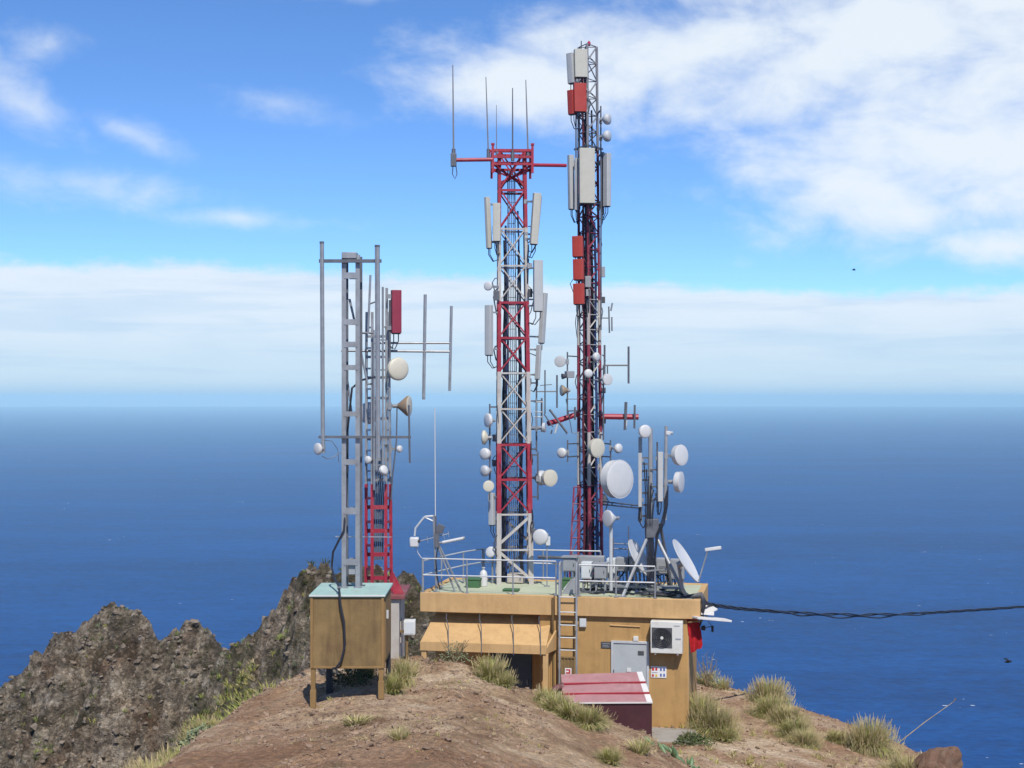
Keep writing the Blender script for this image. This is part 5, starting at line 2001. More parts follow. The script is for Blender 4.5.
em = thing('lattice_mast', 'slim ladder-like lattice mast, grey above and red below, on the small hut behind the cabin', 'mast', V((P(379, 590, DE).x, DE, hz + .09)))
legsE = [(371.2, DE - .25), (387.2, DE - .25), (366.4, DE + .25), (391.4, DE + .25)]
legx = [(372.2, 372.2), (385.6, 386.6), (366, 366.6), (391.6, 388.5)]
def le(i, row):
    t = (596 - row) / (596 - 312)
    x = legx[i][0] + (legx[i][1] - legx[i][0]) * t
    return P(x, row, DE - .25 if i < 2 else DE + .25)
for i in range(4):
    mb = MB()
    b = le(i, 590)
    b.z = hz + .09
    mb.bar(b, le(i, 484), .07, .07, V((0, 1, 0)), 1)
    mb.bar(le(i, 484), le(i, 312 if i != 1 else 288), .058, .058, V((0, 1, 0)), 0)
    mb.build('leg', [GALV, RED], em)
for r0, r1, m_, step, w in ((578, 490, RED, 23.6, .09), (480, 318, GALV, 20.5, .06)):
    mb = MB()
    r = r0
    while r > r1:
        for i, j in ((0, 1), (2, 3)):
            mb.bar(le(i, r), le(j, r), .02, w)
        for i, j in ((0, 2), (1, 3)):
            mb.bar(le(i, r - 9), le(j, r - 9), .02, w * .7)
        r -= step
    mb.build('rungs', m_, em)
mb = MB()
g0 = P(393, 594, DE - .2)
g0.z = hz + .09
mb.prism([g0, g0 + V((.26, 0, 0)), V((g0.x, g0.y, g0.z + .5))], V((0, .03, 0)))
mb.build('gusset', RED, em)
mb = MB()
for k in range(5):
    x = 374 + 2.1 * k
    mb.tube([P(x, 560, DE), P(x + 1, 500, DE + .05), P(x - 1, 450, DE), P(x + .5, 400 + 12 * k, DE + .03)], .022, 6)
mb.build('cable_bundle', [DKSTEEL], em)
for x, y0, y1, r in ((382.8, 287, 470, .028), (376.5, 300, 470, .03), (374, 330, 490, .022), (389.5, 358, 470, .026)):
    mb = MB()
    mb.cyl(P(x, y0, DE - .4), P(x, y1, DE - .4), r, 6)
    for row in (y0 + 40, y1 - 25):
        mb.bar(P(x, row, DE - .4), le(1, row), .03, .03)
    mb.build('standoff_pole', GALV, em)
panel('dark red panel antenna on the right of the slim mast behind the cabin', 396.8, 290, 396.8, 333, 9.6, DE - .5, 18, PANELC, P(389.6, 320, DE - .4), dep=.14, name='panel_antenna')
mb = MB()
mb.cyl(P(389.8, 300, DE - .4), P(389.8, 362, DE - .4), .026, 6)
mb.build('standoff_pole', DKSTEEL, em)
dish('large cream dish right of the slim mast behind the cabin', 398.4, 369, DE - .5, 11.6, 33, 0, P(389.6, 369, DE - .4), 'radome', DISHC)
dish('tan-backed horn dish seen from the side, facing right under the large cream dish', 408.8, 406, DE - .3, 10.4, 78, 0, P(389.6, 406, DE - .4), 'cone', DISHC)
dish('grey dish half hidden behind the slats of the frame mast', 369, 413, DE + .6, 11.2, -18, 0, P(376.5, 413, DE - .1), 'radome', DISHG)
dish('tiny white dish right of the slim mast above its red part', 400, 449, DE - .4, 3.6, 60, 0, P(390, 449, DE - .3), 'ball', DISHW)
dish('small pale dish in front of the slim mast just above its red part', 384, 470, DE - .6, 5.0, 50, 20, P(386, 470, DE - .25), 'ball', DISHW)
dish('small white dish behind the lower slats of the frame mast', 367.5, 460, DE - .4, 4.0, -40, 0, P(366.4, 460, DE + .2), 'ball', DISHW)
rods('large two-element antenna with tall upright rods on twin booms reaching right from the slim mast', 'yagi_antenna', 'antenna', DE + .12, [
    ('boom', 372, 343, 451, 343, .026, GALV), ('boom', 341, 350.6, 451, 351.6, .03, GALV), ('element', 425.2, 294.5, 423.6, 399.5, .038, GALV), ('element', 451.4, 306, 449.6, 391, .034, GALV)])
rods('upright thin rod with clamps at the top of the slim mast behind the cabin', 'rod_antenna', 'antenna', DE - .4, [('rod', 370.4, 275, 368, 334, .026, GALV), ('clamp', 368, 304.5, 379, 300.5, .018, DKSTEEL), ('clamp', 361, 333, 373, 333, .024, DKSTEEL)])
rods('short slanted rod leaning against the upper frame mast', 'rod_antenna', 'antenna', DF + .5, [('rod', 349.5, 299, 354, 319, .024, GALV), ('foot', 354, 319, 356.5, 322, .02, DKSTEEL)])
rods('slanted rod crossing behind the middle slats of the frame mast', 'rod_antenna', 'antenna', DF + .6, [('rod', 360.5, 350, 367.5, 384, .022, GALV), ('foot', 367.5, 384, 372, 384, .018, DKSTEEL)])
rods('slanted rod behind the frame mast below its middle', 'rod_antenna', 'antenna', DF + .6, [('rod', 347.5, 381, 352, 415, .02, GALV), ('foot', 352, 415, 356, 416, .018, DKSTEEL)])
rods('drooping thin stay with clamps right of the slim mast', 'stay_cable', 'cable', DE - .4, [('wire', 397, 408, 396.5, 440, .016, DKSTEEL), ('wire', 396.5, 440, 393, 472, .018, DKSTEEL), ('wire', 393, 472, 391, 500, .016, DKSTEEL)])

# ------------------------------------------------------------------ red sheet-metal box by the building
d0 = 36.4
fl, fr_, br_, bl2 = P(564.5, 704, 36.5), P(652, 703.5, 36.3), P(641.5, 673.5, 37.6), P(561.5, 676, 37.9)
rb = thing('red_metal_box', 'large red sheet-metal box with a sloping ribbed lid beside the ochre building', 'storage box', V((2.3, 37, 0)))
zlow = min(H(fl.x, fl.y), H(fr_.x, fr_.y), H(br_.x, br_.y), H(bl2.x, bl2.y), 0) - .15
zlow = max(zlow, -.4)
mb = MB()
t4 = [fl, fr_, br_, bl2]
b4 = [V((p.x, p.y, zlow)) for p in t4]
mb.add(t4 + b4, [(0, 1, 2, 3), (7, 6, 5, 4), (4, 5, 1, 0), (5, 6, 2, 1), (6, 7, 3, 2), (7, 4, 0, 3)])
mb.build('body', MARW, rb, .008)
cen = (fl + fr_ + br_ + bl2) / 4
nrm = (fr_ - fl).cross(bl2 - fl).normalized()
lid = [cen + (p - cen) * 1.015 + nrm * .004 for p in t4]
mb = MB()
mb.prism(lid, nrm * .035)
ld_ = mb.build('lid', PINK, rb, .005)
mb = MB()
for f in (.27, .62):
    a = lid[0].lerp(lid[3], f) + nrm * .055
    b = lid[1].lerp(lid[2], f) + nrm * .055
    mb.bar(a, b, .045, .045, nrm)
mb.build('rib', REDRIB, ld_)
mb = MB()
s0, s1 = lid[1].lerp(lid[0], .065), lid[2].lerp(lid[3], .065)
mb.prism([s + nrm * .0355 for s in (s0, lid[1], lid[2], s1)], nrm * .006)
mb.build('edge_strip', WTRIM, ld_)
mb = MB()
mb.bar(lid[0] + nrm * .03 - V((0, .012, 0)), lid[1] + nrm * .03 - V((0, .012, 0)), .02, .035)
mb.build('edge_strip', WTRIM, ld_)
pp = P(558, 690, 37.4)
rt = thing('clay_pipe', 'stub of brown pipe bending down at the left end of the red metal box', 'pipe', pp)
mb = MB()
mb.tube([P(566, 687, 37.5), P(560, 687, 37.3), P(555.5, 688.5, 37.2), P(553, 692, 37.15), P(552, 700, 37.15), P(552, 745, 37.15)], .085, 12)
mb.build('pipe', PIPE, rt)
mb = MB()
mb.lathe(P(561, 687, 37.34), V((1, .15, 0)), [(0, .11), (.06, .11)], 14)
mb.build('collar', PIPE, rt)

# ------------------------------------------------------------------ right end of the building: boards, red cloth, cable
a_e = LEN
rt = thing('board', 'long white board sticking out from the right end of the fascia', 'board', bp(a_e, .3, 2.8))
mb = MB()
mb.bar(P(694, 617.2, 38.55), P(728.2, 620.2, 38.9), .4, .05)
mb.build('plank', WTRIM, rt, .006)
mb = MB()
mb.bar(P(702, 621, 38.6), P(688, 622, 38.75), .05, .04)
mb.build('bracket', BOXP, rt)
rt = thing('board', 'short cream board with a pointed end lying just above the long white one', 'board', bp(a_e, .5, 2.9))
mb = MB()
mb.prism([P(701, 614.5, 38.75), P(714, 615.5, 38.75), P(714, 611.5, 38.9), P(717.5, 610, 39.0), P(711.5, 606.2, 39.3), P(702, 606, 39.3)], V((0, 0, .03)))
mb.build('plank', WTRIM, rt)
mb = MB()
mb.bar(P(706, 617, 38.9), P(706, 612, 38.9), .04, .04)
mb.build('support', BOXP, rt)


def cloth(label, pts_l, pts_r, d, amp):
    rt = thing('red_cloth', label, 'cloth', P(pts_l[-1][0], pts_l[-1][1], d))
    mb = MB()
    n, mcol = len(pts_l), 12
    vs = []
    for side in (0, 1):
        for i in range(n):
            for j in range(mcol):
                f = j / (mcol - 1)
                p = P(pts_l[i][0] + (pts_r[i][0] - pts_l[i][0]) * f, pts_l[i][1] + (pts_r[i][1] - pts_l[i][1]) * f, d)
                p.y += amp * math.sin(f * 9 + i * .5) * (.3 + i / n) + side * .012 + .15 * f
                vs.append(p)
    fs = []
    N0 = n * mcol
    for i in range(n - 1):
        for j in range(mcol - 1):
            a = i * mcol + j
            fs.append((a, a + 1, a + mcol + 1, a + mcol))
            fs.append((N0 + a + mcol, N0 + a + mcol + 1, N0 + a + 1, N0 + a))
    for i in range(n - 1):
        for j in (0, mcol - 1):
            a = i * mcol + j
            fs.append((a, a + mcol, N0 + a + mcol, N0 + a))
    for j in range(mcol - 1):
        for i in (0, n - 1):
            a = i * mcol + j
            fs.append((a, N0 + a, N0 + a + 1, a + 1))
    mb.add(vs, fs, 0, True)
    mb.build('cloth', TARP, rt)
    mb = MB()
    mb.tube([P(pts_l[0][0] + 2, pts_l[0][1] + 1, d + .03), P(pts_l[0][0] + 5, pts_l[0][1] - 6, d + .03)], .012, 5)
    mb.build('strap', CABLE, rt)


cloth('crumpled red cloth hanging at the right corner of the building under the white board', [(687, 619), (688, 630), (689.5, 640), (690.5, 648), (691, 653)], [(699, 618), (701, 627), (702.5, 638), (703, 646), (701.5, 649)], 38.75, .06)
rt = thing('cable_end', 'black plug on a stub beside the red cloth', 'plug', P(705, 628, 38.8))
mb = MB()
mb.lathe(P(701.5, 628, 38.8), V((1, .1, 0)), [(0, .05), (.06, .07), (.09, .07), (.1, .04)], 12)
mb.build('plug', BLACK, rt)
mb = MB()
mb.tube([P(704, 628, 38.8), P(708, 627, 38.85), P(713, 626.5, 38.85)], .01, 5)
mb.build('wire', DGREY, rt)
rt = thing('cable_end', 'small black knob hanging free right of the plug by the red cloth', 'plug', P(712.5, 628, 38.85))
mb = MB()
mb.lathe(P(712.5, 632, 38.85), UP, [(0, .02), (.02, .032), (.15, .032), (.17, .015)], 10)
mb.build('knob', BLACK, rt)
mb = MB()
mb.tube([P(712.5, 626, 38.85), P(709, 623, 38.8), P(708.5, 620.5, 38.75)], .007, 5)
mb.build('wire', DGREY, rt)
# bundle on the corner and the sagging line to the right
rt = thing('cable_bundle', 'tangle of black cables dropping over the right roof corner', 'cable', bp(a_e, .2, ZR))
for k in range(6):
    mb = MB()
    mb.tube([bp(a_e - .3 - .05 * k, .35, ZR + .06), bp(a_e + .02, .2 + .05 * k, ZR + .09 + .02 * k), bp(a_e + .05 + .02 * k, .18 + .04 * k, ZR - .05), bp(a_e + .06 + .03 * math.sin(k * 2), .15 + .05 * k, ZR - .25), bp(a_e + .08 - .02 * k, .2, ZR - .42 - .05 * k)], .018, 6)
    mb.build('cable', CABLE, rt)
rt = thing('overhead_cable', 'sagging twisted black overhead cable running from the roof corner out over the sea', 'cable', P(703, 604, 38.8))
base = [(702, 602.5, 38.8), (716, 605.5, 39.4), (740, 608.6, 41), (770, 611, 43), (800, 613, 45), (830, 614.2, 47), (860, 614.8, 49), (890, 614.4, 51), (920, 613.2, 53), (950, 611.6, 55), (985, 609.4, 57.5), (1024, 606.6, 60), (1100, 600, 66), (1250, 580, 80), (1500, 545, 110)]
for k in range(3):
    mb = MB()
    pts = []
    for i in range(len(base) * 6 - 5):
        q, f = divmod(i, 6)
        A0 = base[q]
        B0 = base[min(q + 1, len(base) - 1)]
        f /= 6
        p = P(A0[0] + (B0[0] - A0[0]) * f, A0[1] + (B0[1] - A0[1]) * f, A0[2] + (B0[2] - A0[2]) * f)
        t = i * .8 + k * 2.09
        p += V((0, math.cos(t), math.sin(t))) * .035
        if k == 2 and 18 < i < 52:
            p.z -= .085 * math.sin((i - 18) / 34 * math.pi)
        pts.append(p)
    mb.tube(pts, .024, 6)
    mb.build('strand', CABLE, rt)

# ------------------------------------------------------------------ ground bits
mb = MB()
ap = [bp(A_(640, -.2), -.15, .0), bp(aE + .25, -.15, 0), bp(aE + .35, -1.5, 0), bp(A_(640, -1.5), -1.7, 0)]
ap = [V((p.x, p.y, -.2)) for p in ap]
mb.prism(ap, V((0, 0, .26)))
struct(mb.build('concrete_apron', CONC, None, .02))


def rock_mesh(name, seed, sub=3):
    import bmesh
    bm = bmesh.new()
    bmesh.ops.create_icosphere(bm, subdivisions=sub, radius=1)
    rs = np.array([tuple(v_.co) for v_ in bm.verts])
    r_ = 1 + .22 * fbm(rs[:, 0] * 2 + seed, rs[:, 1] * 2 + rs[:, 2] * 1.7, 1.3, seed, 4)
    for v_, k_ in zip(bm.verts, r_):
        v_.co *= k_
    me = bpy.data.meshes.new(name)
    bm.to_mesh(me)
    bm.free()
    return me


ROCKM = mat('red_brown_rock', (.16, .095, .065), .95, 0, .4, 2.2, .8, 8, dirt=(.24, .19, .14), damt=.6, spec=.15)
ROCKG = mat('grey_brown_rock', (.17, .14, .11), .95, 0, .5, 2.0, .8, 9, dirt=(.2, .11, .06), damt=.6, spec=.15)
me = rock_mesh('boulder', 4, 4)
me.materials.append(ROCKM)
bo = bpy.data.objects.new('boulder', me)
COL.objects.link(bo)
p = P(936, 764, 36.3)
bo.location = V((p.x + .0, p.y, p.z - .35))
bo.scale = (.55, .6, .72)
bo.rotation_euler = (.2, .5, .4)
tag(bo, 'reddish brown boulder at the lower right edge of the path', 'boulder')
# the dry stalk
rt = thing('dry_stalk', 'long thin dry stalk leaning up to the right from the round grass tussock', 'stalk', P(899, 742, 40.3))
mb = MB()
mb.tube([P(897, 744, 40.4), P(925, 722, 40.1), P(954, 701.5, 39.8)], [.014, .011, .007], 6)
mb.build('stem', GRASSS, rt)
mb = MB()
for k in range(8):
    p = P(952 + .6 * k, 703 - .5 * k, 39.8)
    mb.cyl(p, p + V((.05 - .012 * k, 0, .04)), .006, 4)
mb.build('seed_head', WOODY, rt)
# birds
for px, py, d, s, lab in ((1008, 662, 70, .16, 'black bird flying low over the sea at the right edge'), (854, 270, 120, .13, 'tiny dark bird high in the sky before the cloud bank')):
    c = P(px, py, d)
    rt = thing('bird', lab, 'bird', c)
    mb = MB()
    mb.lathe(c - V((s, 0, 0)), V((1, .2, .05)), [(0, .005), (.3 * s, .25 * s), (s, .42 * s), (1.6 * s, .32 * s), (1.9 * s, .3 * s), (2.15 * s, .16 * s), (2.3 * s, .02)], 12)
    for sgn in (-1, 1):
        w = [c + V((.35 * s, 0, .2 * s)), c + V((-.4 * s, 0, .2 * s)), c + V((-.35 * s, sgn * 1.3 * s, .75 * s)), c + V((-.5 * s, sgn * 2.6 * s, .5 * s)), c + V((.1 * s, sgn * 1.4 * s, .85 * s))]
        mb.prism(w, V((0, 0, .06 * s)))
    mb.prism([c + V((-.8 * s, .12 * s, 0)), c + V((-.8 * s, -.12 * s, 0)), c + V((-1.7 * s, -.3 * s, 0)), c + V((-1.7 * s, .3 * s, 0))], V((0, 0, .05 * s)))
    mb.build('body', BIRDM, rt)


# ------------------------------------------------------------------ grass and plants
def tuft_mesh(name, seed, n, r, h, curl, straw=.35, w=.012, spread=1.0):
    rn = random.Random(seed)
    vs, fs, ms = [], [], []
    for k in range(n):
        a = rn.uniform(0, 2 * math.pi)
        q = math.sqrt(rn.random()) * r * .35
        ln = h * rn.uniform(.55, 1.1)
        lean = rn.uniform(.08, 1.15) * spread
        if rn.random() < .14:
            lean, ln = rn.uniform(1.5, 2.3), ln * .7
        bx, by = q * math.cos(a), q * math.sin(a)
        a += rn.uniform(-.6, .6)
        dx, dy = math.cos(a) + .22, math.sin(a) + .08
        px, py = -dy, dx
        tw = rn.uniform(-1, 1)
        px, py = px * math.cos(tw) + dx * math.sin(tw), py * math.cos(tw) + dy * math.sin(tw)
        pts = []
        x = z = 0
        th = math.pi / 2 - lean * .55
        segs = 5
        for s_ in range(segs + 1):
            pts.append((x, z))
            x += math.cos(th) * ln / segs
            z += math.sin(th) * ln / segs
            th -= lean * curl / segs
        o = len(vs)
        ww = w * rn.uniform(.6, 1.3)
        for s_, (x, z) in enumerate(pts):
            wd = ww * (1 - (s_ / segs) ** 1.5) + .0015
            vs.append((bx + dx * x - px * wd, by + dy * x - py * wd, z))
            vs.append((bx + dx * x + px * wd, by + dy * x + py * wd, z))
        mi = 2 if rn.random() < straw else (1 if rn.random() < .55 else 0)
        for s_ in range(segs):
            fs.append((o + 2 * s_, o + 2 * s_ + 1, o + 2 * s_ + 3, o + 2 * s_ + 2))
            ms.append(mi)
        if mi == 2 and rn.random() < .45:      # a feathery seed head
            x, z = pts[-1]
            for q2 in range(3):
                o = len(vs)
                aa = rn.uniform(0, 6.28)
                ex, ey = math.cos(aa) * .007, math.sin(aa) * .007
                vs += [(bx + dx * x - ex, by + dy * x - ey, z - .06), (bx + dx * x + ex, by + dy * x + ey, z - .06), (bx + dx * x + ex * .5 + dx * .05, by + dy * x + ey * .5 + dy * .05, z + .07), (bx + dx * x - ex * .5 + dx * .05, by + dy * x - ey * .5 + dy * .05, z + .07)]
                fs.append((o, o + 1, o + 2, o + 3))
                ms.append(2)
    me = bpy.data.meshes.new(name)
    me.from_pydata(vs, [], fs)
    for m_ in (GRASSG, GRASSO, GRASSS):
        me.materials.append(m_)
    me.polygons.foreach_set('material_index', ms)
    return me


TUFT = [tuft_mesh('grass_tussock', 1, 3600, .55, .62, 1.9, .5, .0055, 1.35), tuft_mesh('grass_tussock', 2, 2200, .5, .62, 1.6, .35, .0055, 1.2), tuft_mesh('grass_tussock', 3, 1000, .42, .6, 1.3, .25, .009, 1.1), tuft_mesh('grass_tussock', 5, 260, .5, .5, .9, .6, .010)]


def ground_px(px, py, d=None):
    if d is None:
        return hit(px, py)
    X = (px - 512) * d / F
    return V((X, d, H(X, d)))


GT = 'grass tussocks on the slope and by the building'
src = {}


def tuft(k, label, px, py, s, sz=None, d=None, rot=0, shift=0):
    p = ground_px(px, py, d)
    if k not in src:
        o = bpy.data.objects.new('grass_tussock', TUFT[k])
        src[k] = o
    else:
        o = src[k].copy()
    COL.objects.link(o)
    o.location = p - UP * .03
    o.scale = (s, s, sz or s)
    o.rotation_euler = (0, 0, rot)
    tag(o, label, 'grass tussock', GT)
    return o


tuft(0, 'big round straw-topped grass tussock near the right cliff edge', 869, 752, 1.15, 1.4, rot=.3)
tuft(0, 'straw-coloured grass tussock at the bottom edge below the big round one', 908, 776, 1.05, 1.0, d=36.6, rot=2)
tuft(1, 'tall green grass tussock against the right end of the ochre wall', 702, 724, 1.0, 1.55, d=39.0, rot=1)
tuft(0, 'olive grass tussock spilling right from the tall one at the wall', 716, 732, 1.1, 1.2, d=38.6, rot=4)
tuft(2, 'low pale grass tussock at the foot of the tall one at the wall', 724, 741, .85, .7, d=38.0, rot=3)
tuft(0, 'straw grass tussock furthest back on the path edge', 769, 704, 1.1, 1.2, rot=.9)
tuft(1, 'grey-green grass tussock second from the back on the path edge', 771, 718, 1.0, 1.05, rot=2.2)
tuft(0, 'broad pale grass tussock in the middle of the path edge row', 786, 727, 1.0, .95, rot=5)
tuft(1, 'green-hearted grass tussock in front of the path edge row', 795, 738, .95, .9, rot=3.4)
tuft(0, 'yellowish grass tussock nearest in the path edge row', 806, 746, .8, .7, rot=1.6)
tuft(1, 'sparse grass tussock between the path edge row and the big round one', 836, 742, .7, .55, rot=.2)
tuft(1, 'spiky grass tussock on the crest in front of the dark blue door', 491, 680, .78, .95, d=32.5, rot=1.2)
tuft(2, 'greener grass tussock right of the one before the dark blue door', 504, 686, .7, .55, d=32.4, rot=2.8)
tuft(2, 'green grass tussock left of the pipe below the canopy post', 545, 706, .7, .7, rot=.4)
tuft(1, 'straw-green grass tussock on the crest before the red metal box', 558, 713, .72, .7, rot=1.9)
tuft(2, 'deep green grass tussock in the middle of the crest before the red metal box', 571, 719, .72, .65, rot=3.9)
tuft(1, 'yellow-tipped grass tussock at the right end of the crest row before the red metal box', 587, 726, .75, .7, rot=5.2)
tuft(1, 'pale grass tussock under the middle of the brown cabin', 366, 694, .55, .8, d=31.2, rot=2)
tuft(1, 'straw grass tussock right of the dark rear cabin leg', 402, 704, .5, .95, d=30.4, rot=4)
tuft(3, 'thin dry grass tuft growing behind the dark rear cabin leg', 409, 688, .7, .8, d=31.8, rot=1)
tuft(2, 'bright green tuft at the foot of the dark rear cabin leg', 393, 708, .55, .75, d=29.6, rot=5)
tuft(3, 'sparse dry grass tuft in front of the brown cabin', 356, 724, .8, .35, rot=.5)
tuft(3, 'small green tuft on bare soil right of the brown cabin', 400, 740, .5, .5, rot=2.5)
tuft(2, 'small green tuft at the bottom edge below the red metal box', 611, 764, .6, .55, rot=3)
tuft(3, 'thin tuft on the soil slope below the crest row', 640, 752, .8, .6, rot=1)
tuft(3, 'dry straw tuft on the far rim right of the building', 705, 676, 1.1, .9, d=46.0, rot=.7)
tuft(3, 'dry straw tuft further right on the far rim', 722, 680, 1.0, .8, d=45.6, rot=2.7)
tuft(2, 'green gully tussock beside the grey bush left of the cabin', 172, 752, 1.0, 1.0, d=29.5, rot=.4)
tuft(0, 'pale gully tussock below the grey bush left of the cabin', 150, 768, 1.0, .95, d=27.5, rot=1.4)
tuft(1, 'gully tussock closest to the bare soil left of the cabin', 206, 742, .8, .8, d=31.5, rot=2.4)

# shrubs
def shrub(label, px, py, d, r, h, m, n, lw, name='low_shrub', twig=True, seed=1):
    p = ground_px(px, py, d)
    rn = random.Random(seed)
    rt = thing(name, label, 'shrub', p)
    mb = MB()
    for k in range(14 if twig else 6):
        a = rn.uniform(0, 6.28)
        q = rn.uniform(.2, 1) * r
        e = p + V((math.cos(a) * q, math.sin(a) * q, h * rn.uniform(.5, 1.05)))
        mid = p.lerp(e, .5) + V((rn.uniform(-.1, .1), rn.uniform(-.1, .1), .05)) * r
        mb.tube([p - UP * .05, mid, e], [.014, .009, .004], 4)
        for j in range(3):
            f = mid.lerp(e, rn.random())
            mb.tube([f, f + V((rn.uniform(-1, 1), rn.uniform(-1, 1), rn.uniform(.2, 1))) * .22 * r], [.006, .002], 3)
    mb.build('stem', WOODY, rt)
    vs, fs = [], []
    for k in range(n):
        a, el_ = rn.uniform(0, 6.28), math.acos(rn.uniform(0, 1))
        q = r * rn.uniform(.45, 1) * (1 + .25 * math.sin(3 * a + seed))
        c = p + V((math.cos(a) * math.sin(el_) * q, math.sin(a) * math.sin(el_) * q, math.cos(el_) * h * rn.uniform(.4, 1)))
        d1 = V((rn.uniform(-1, 1), rn.uniform(-1, 1), rn.uniform(-.4, 1))).normalized() * lw
        d2 = d1.orthogonal().normalized() * lw * .35
        o = len(vs)
        vs += [c - d1, c + d2, c + d1, c - d2]
        fs.append((o, o + 1, o + 2, o + 3))
    mb = MB()
    mb.add(vs, fs)
    mb.build('foliage', m, rt)


shrub('twiggy half-dry bush on the crest in front of the canopy', 455, 668, 33.2, .38, .5, LEAFG, 260, .03, seed=3)
shrub('grey-green leafy bush at the edge of the gully left of the cabin', 205, 738, 30.5, .6, .5, LEAFG, 1300, .05, twig=False, seed=8)
shrub('low dark bush in the shade under the brown cabin', 352, 704, 30.6, .5, .35, LEAFD, 500, .04, seed=5)
shrub('dry twiggy bush on the far rim right of the red cloth', 708, 672, 45.5, .6, 1.0, LEAFG, 150, .03, seed=6)
shrub('low green bush at the corner of the concrete apron', 692, 748, 37.2, .5, .25, LEAFD, 600, .05, twig=False, seed=9)

rt = thing('succulent_plant', 'row of thick green succulent leaves at the foot of the slope by the apron', 'succulent', hit(682, 762))
p = rt.location
rn = random.Random(2)
mb = MB()
for k in range(16):
    c = p + V((rn.uniform(-.65, .5), rn.uniform(-.25, .25), 0))
    c.z = H(c.x, c.y)
    a = rn.uniform(0, 6.28)
    dv = V((math.cos(a), math.sin(a) * .6, rn.uniform(.5, 1.3))).normalized()
    mb.tube([c - dv * .03, c + dv * .08, c + dv * .17 + UP * .01, c + dv * .25 + UP * .02], [.02, .05, .045, .006], 8)
mb.build('leaf', AGAVE, rt)

# ------------------------------------------------------------------ uncountable cover: stones, scrub, dry grass
def scatter_points(n, xr, yr, seed, keep):
    rn = np.random.default_rng(seed)
    X = rn.uniform(xr[0], xr[1], n)[None]
    Y = rn.uniform(yr[0], yr[1], n)[None]
    Z, isr, r2d, knoll, out, bl, st = terrain(X, Y)
    k = keep(rn, X, Y, Z, isr, r2d, knoll, out)[0]
    return X[0][k], Y[0][k], Z[0][k], isr[0][k]


import bmesh as _bm
_b = _bm.new()
_bm.ops.create_icosphere(_b, subdivisions=1, radius=1)
ICO = np.array([tuple(q.co) for q in _b.verts])
ICF = np.array([[q.index for q in f.verts] for f in _b.faces])
_b.free()


def stones(name, X, Y, Z, size, seed, m, flat=.6, sink=.25, sub=None):
    rn = np.random.default_rng(seed)
    n = len(X)
    sc = size(rn, n)
    vs = np.repeat(ICO[None], n, 0) * rn.uniform(.62, 1.25, (n, len(ICO), 1))
    ax = rn.uniform(.6, 1.4, (n, 1, 3))
    ax[:, :, 2] *= flat
    vs = vs * ax * sc[:, None, None]
    a = rn.uniform(0, 6.28, n)
    ca, sa = np.cos(a)[:, None], np.sin(a)[:, None]
    tl = rn.uniform(-.5, .5, n)[:, None]
    x, y, z = vs[..., 0], vs[..., 1], vs[..., 2]
    x, z = x * np.cos(tl) - z * np.sin(tl), x * np.sin(tl) + z * np.cos(tl)
    x, y = x * ca - y * sa, x * sa + y * ca
    vs = np.stack([x + X[:, None], y + Y[:, None], z + Z[:, None] + (sc * (flat * .8 - sink * 2))[:, None]], -1)
    fs = (ICF[None] + (np.arange(n) * len(ICO))[:, None, None]).reshape(-1, 3)
    me = bpy.data.meshes.new(name)
    me.from_pydata(vs.reshape(-1, 3).tolist(), [], fs.tolist())
    me.materials.append(m)
    o = bpy.data.objects.new(name, me)
    COL.objects.link(o)
    o['kind'] = 'stuff'
    return o


PEB = mat('pale_pebble', (.24, .165, .115), .95, 0, .5, 1.3, spec=.15)
X, Y, Z, _ = scatter_points(26000, (-6, 5), (20.5, 35), 1, lambda rn, X, Y, Z, isr, r2d, knoll, out: (knoll > .2) & (rn.random(X.shape) < sstep(-.5, .7, fbm(X, Y, 1.4, 400, 4)) * .6))
stones('gravel', X, Y, Z, lambda rn, n: .008 + .06 * rn.random(n) ** 9 + .012 * rn.random(n), 2, PEB, .6, .15)
X, Y, Z, _ = scatter_points(5000, (3, 12), (34, 48), 4, lambda rn, X, Y, Z, isr, r2d, knoll, out: (out < .3) & (rn.random(X.shape) < .5))
stones('gravel', X, Y, Z, lambda rn, n: .015 + .07 * rn.random(n) ** 5, 5, PEB, .6, .15)
X, Y, Z, _ = scatter_points(14000, (-27, -2), (44, 70), 6, lambda rn, X, Y, Z, isr, r2d, knoll, out: (isr > .6) & (rn.random(X.shape) < .5 - .25 * r2d))
stones('loose_rocks', X, Y, Z, lambda rn, n: .04 + .09 * rn.random(n) ** 2 + .16 * rn.random(n) ** 9, 7, ROCKG, .75, .28)


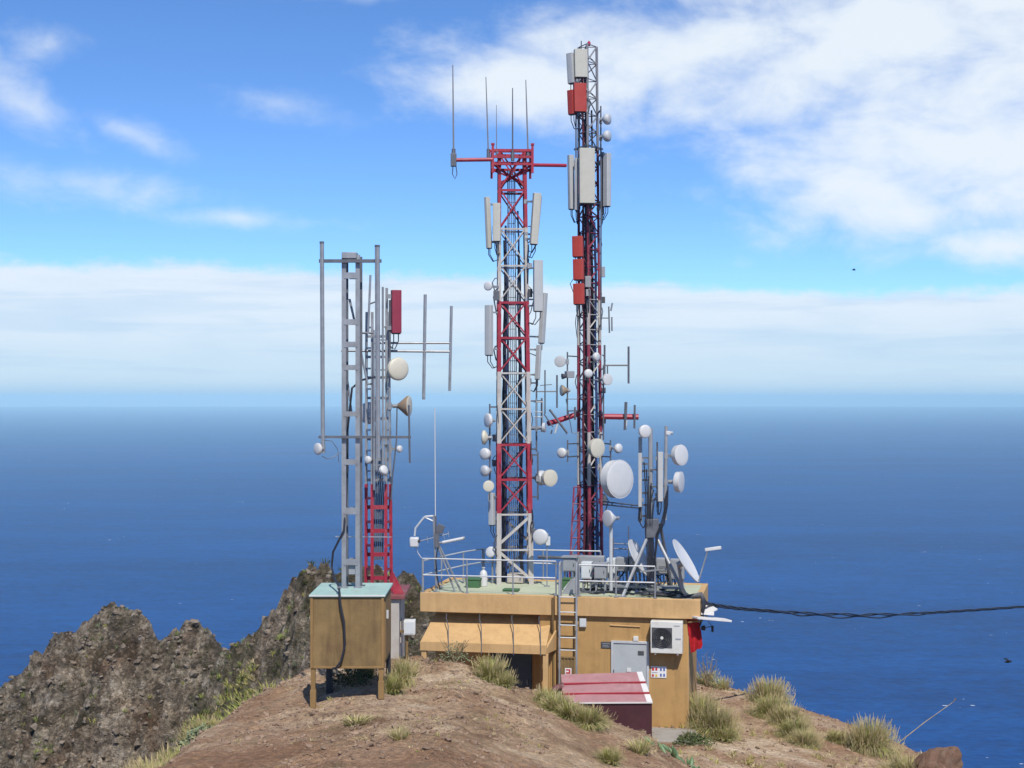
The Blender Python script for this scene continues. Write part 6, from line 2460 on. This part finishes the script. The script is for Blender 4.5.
def scrub(name, X, Y, Z, seed, nb, h, w, mats, up=1.0):
    rn = np.random.default_rng(seed)
    n = len(X)
    N_ = n * nb
    sc = np.repeat(rn.uniform(.5, 1.25, n), nb)
    a = rn.uniform(0, 6.28, N_)
    ln = rn.uniform(.4, 1, N_) * h * sc
    le_ = rn.uniform(.1, 1.1, N_)
    rr = rn.random(N_) * .5 * h * sc
    bx = np.repeat(X, nb) + np.cos(a) * rr * .6
    by = np.repeat(Y, nb) + np.sin(a) * rr * .6
    bz = np.repeat(Z, nb) - .03
    dx, dy = np.cos(a) * np.sin(le_), np.sin(a) * np.sin(le_)
    dz = np.cos(le_) * up
    b = rn.uniform(0, 6.28, N_)
    wx, wy = np.cos(b) * w, np.sin(b) * w
    v0 = np.stack([bx - wx * .6, by - wy * .6, bz], -1)
    v1 = np.stack([bx + wx * .6, by + wy * .6, bz], -1)
    mx, my, mz = bx + dx * ln * .55, by + dy * ln * .55, bz + dz * ln * .65
    v2 = np.stack([mx + wx, my + wy, mz], -1)
    v3 = np.stack([mx - wx, my - wy, mz], -1)
    v4 = np.stack([bx + dx * ln * 1.15, by + dy * ln * 1.15, bz + dz * ln], -1)
    vs = np.stack([v0, v1, v2, v3, v4], 1).reshape(-1, 3)
    o_ = np.arange(N_) * 5
    fs = [(i, i + 1, i + 2, i + 3) for i in o_.tolist()] + [(i + 3, i + 2, i + 4) for i in o_.tolist()]
    me = bpy.data.meshes.new(name)
    me.from_pydata(vs.tolist(), [], fs)
    for m_ in mats:
        me.materials.append(m_)
    mi = np.repeat(rn.integers(0, len(mats), n), nb)
    me.polygons.foreach_set('material_index', np.concatenate([mi, mi]).astype(np.int32))
    o = bpy.data.objects.new(name, me)
    COL.objects.link(o)
    o['kind'] = 'stuff'


def vegkeep(p0):
    def f(rn, X, Y, Z, isr, r2d, knoll, out):
        vn = fbm(X, Y, 2.2, 200, 4)
        d = np.where(isr > .5, np.where(r2d > .5, sstep(-.3, .7, vn + .1), sstep(.15, .8, vn) * .8), out * sstep(-.5, .4, vn + .25))
        return rn.random(X.shape) < d * p0
    return f


X, Y, Z, _ = scatter_points(12000, (-26, -1), (27, 70), 11, vegkeep(.5))
scrub('scrub', X, Y, Z, 12, 22, .26, .012, [LEAFD, GRASSO, LEAFD, GRASSG, LEAFG])
X, Y, Z, _ = scatter_points(2600, (-9.5, -4.5), (23, 42), 13, lambda rn, X, Y, Z, isr, r2d, knoll, out: (out > .25) & (isr < .4) & (rn.random(X.shape) < sstep(-.1, .6, fbm(X, Y, 1.5, 500, 3)) * .7))
scrub('gully_grass', X, Y, Z, 14, 34, .5, .012, [GRASSG, GRASSO, GRASSO, GRASSS])
X, Y, Z, _ = scatter_points(40000, (-19, -5), (42, 62), 23, lambda rn, X, Y, Z, isr, r2d, knoll, out: (isr > .5) & (r2d > .5) & (ridge(X, Y, RIDGE2, 1, 1, 0)[1] < -2.2) & (512 + F * X / Y < 255) & (rn.random(X.shape) < .25 + .5 * sstep(-.4, .6, fbm(X, Y, 1.8, 600, 3))))
scrub('gully_grass', X, Y, Z, 24, 16, .34, .012, [GRASSG, GRASSO, LEAFD, GRASSO, GRASSS])
X, Y, Z, _ = scatter_points(1500, (-5.4, 3.5), (21, 34), 15, lambda rn, X, Y, Z, isr, r2d, knoll, out: (knoll > .3) & (rn.random(X.shape) < sstep(.1, .8, fbm(X, Y, 1.6, 300, 3)) * .8))
scrub('dry_grass', X, Y, Z, 16, 12, .11, .006, [GRASSS, GRASSO, GRASSS])
X, Y, Z, _ = scatter_points(1500, (4, 11.5), (34.5, 48), 17, lambda rn, X, Y, Z, isr, r2d, knoll, out: (out < .6) & (rn.random(X.shape) < sstep(0, .8, fbm(X, Y, 1.8, 310, 3)) * .6 + sstep(.05, .4, out) * .3))
scrub('path_grass', X, Y, Z, 18, 16, .2, .009, [GRASSS, GRASSO, GRASSS])
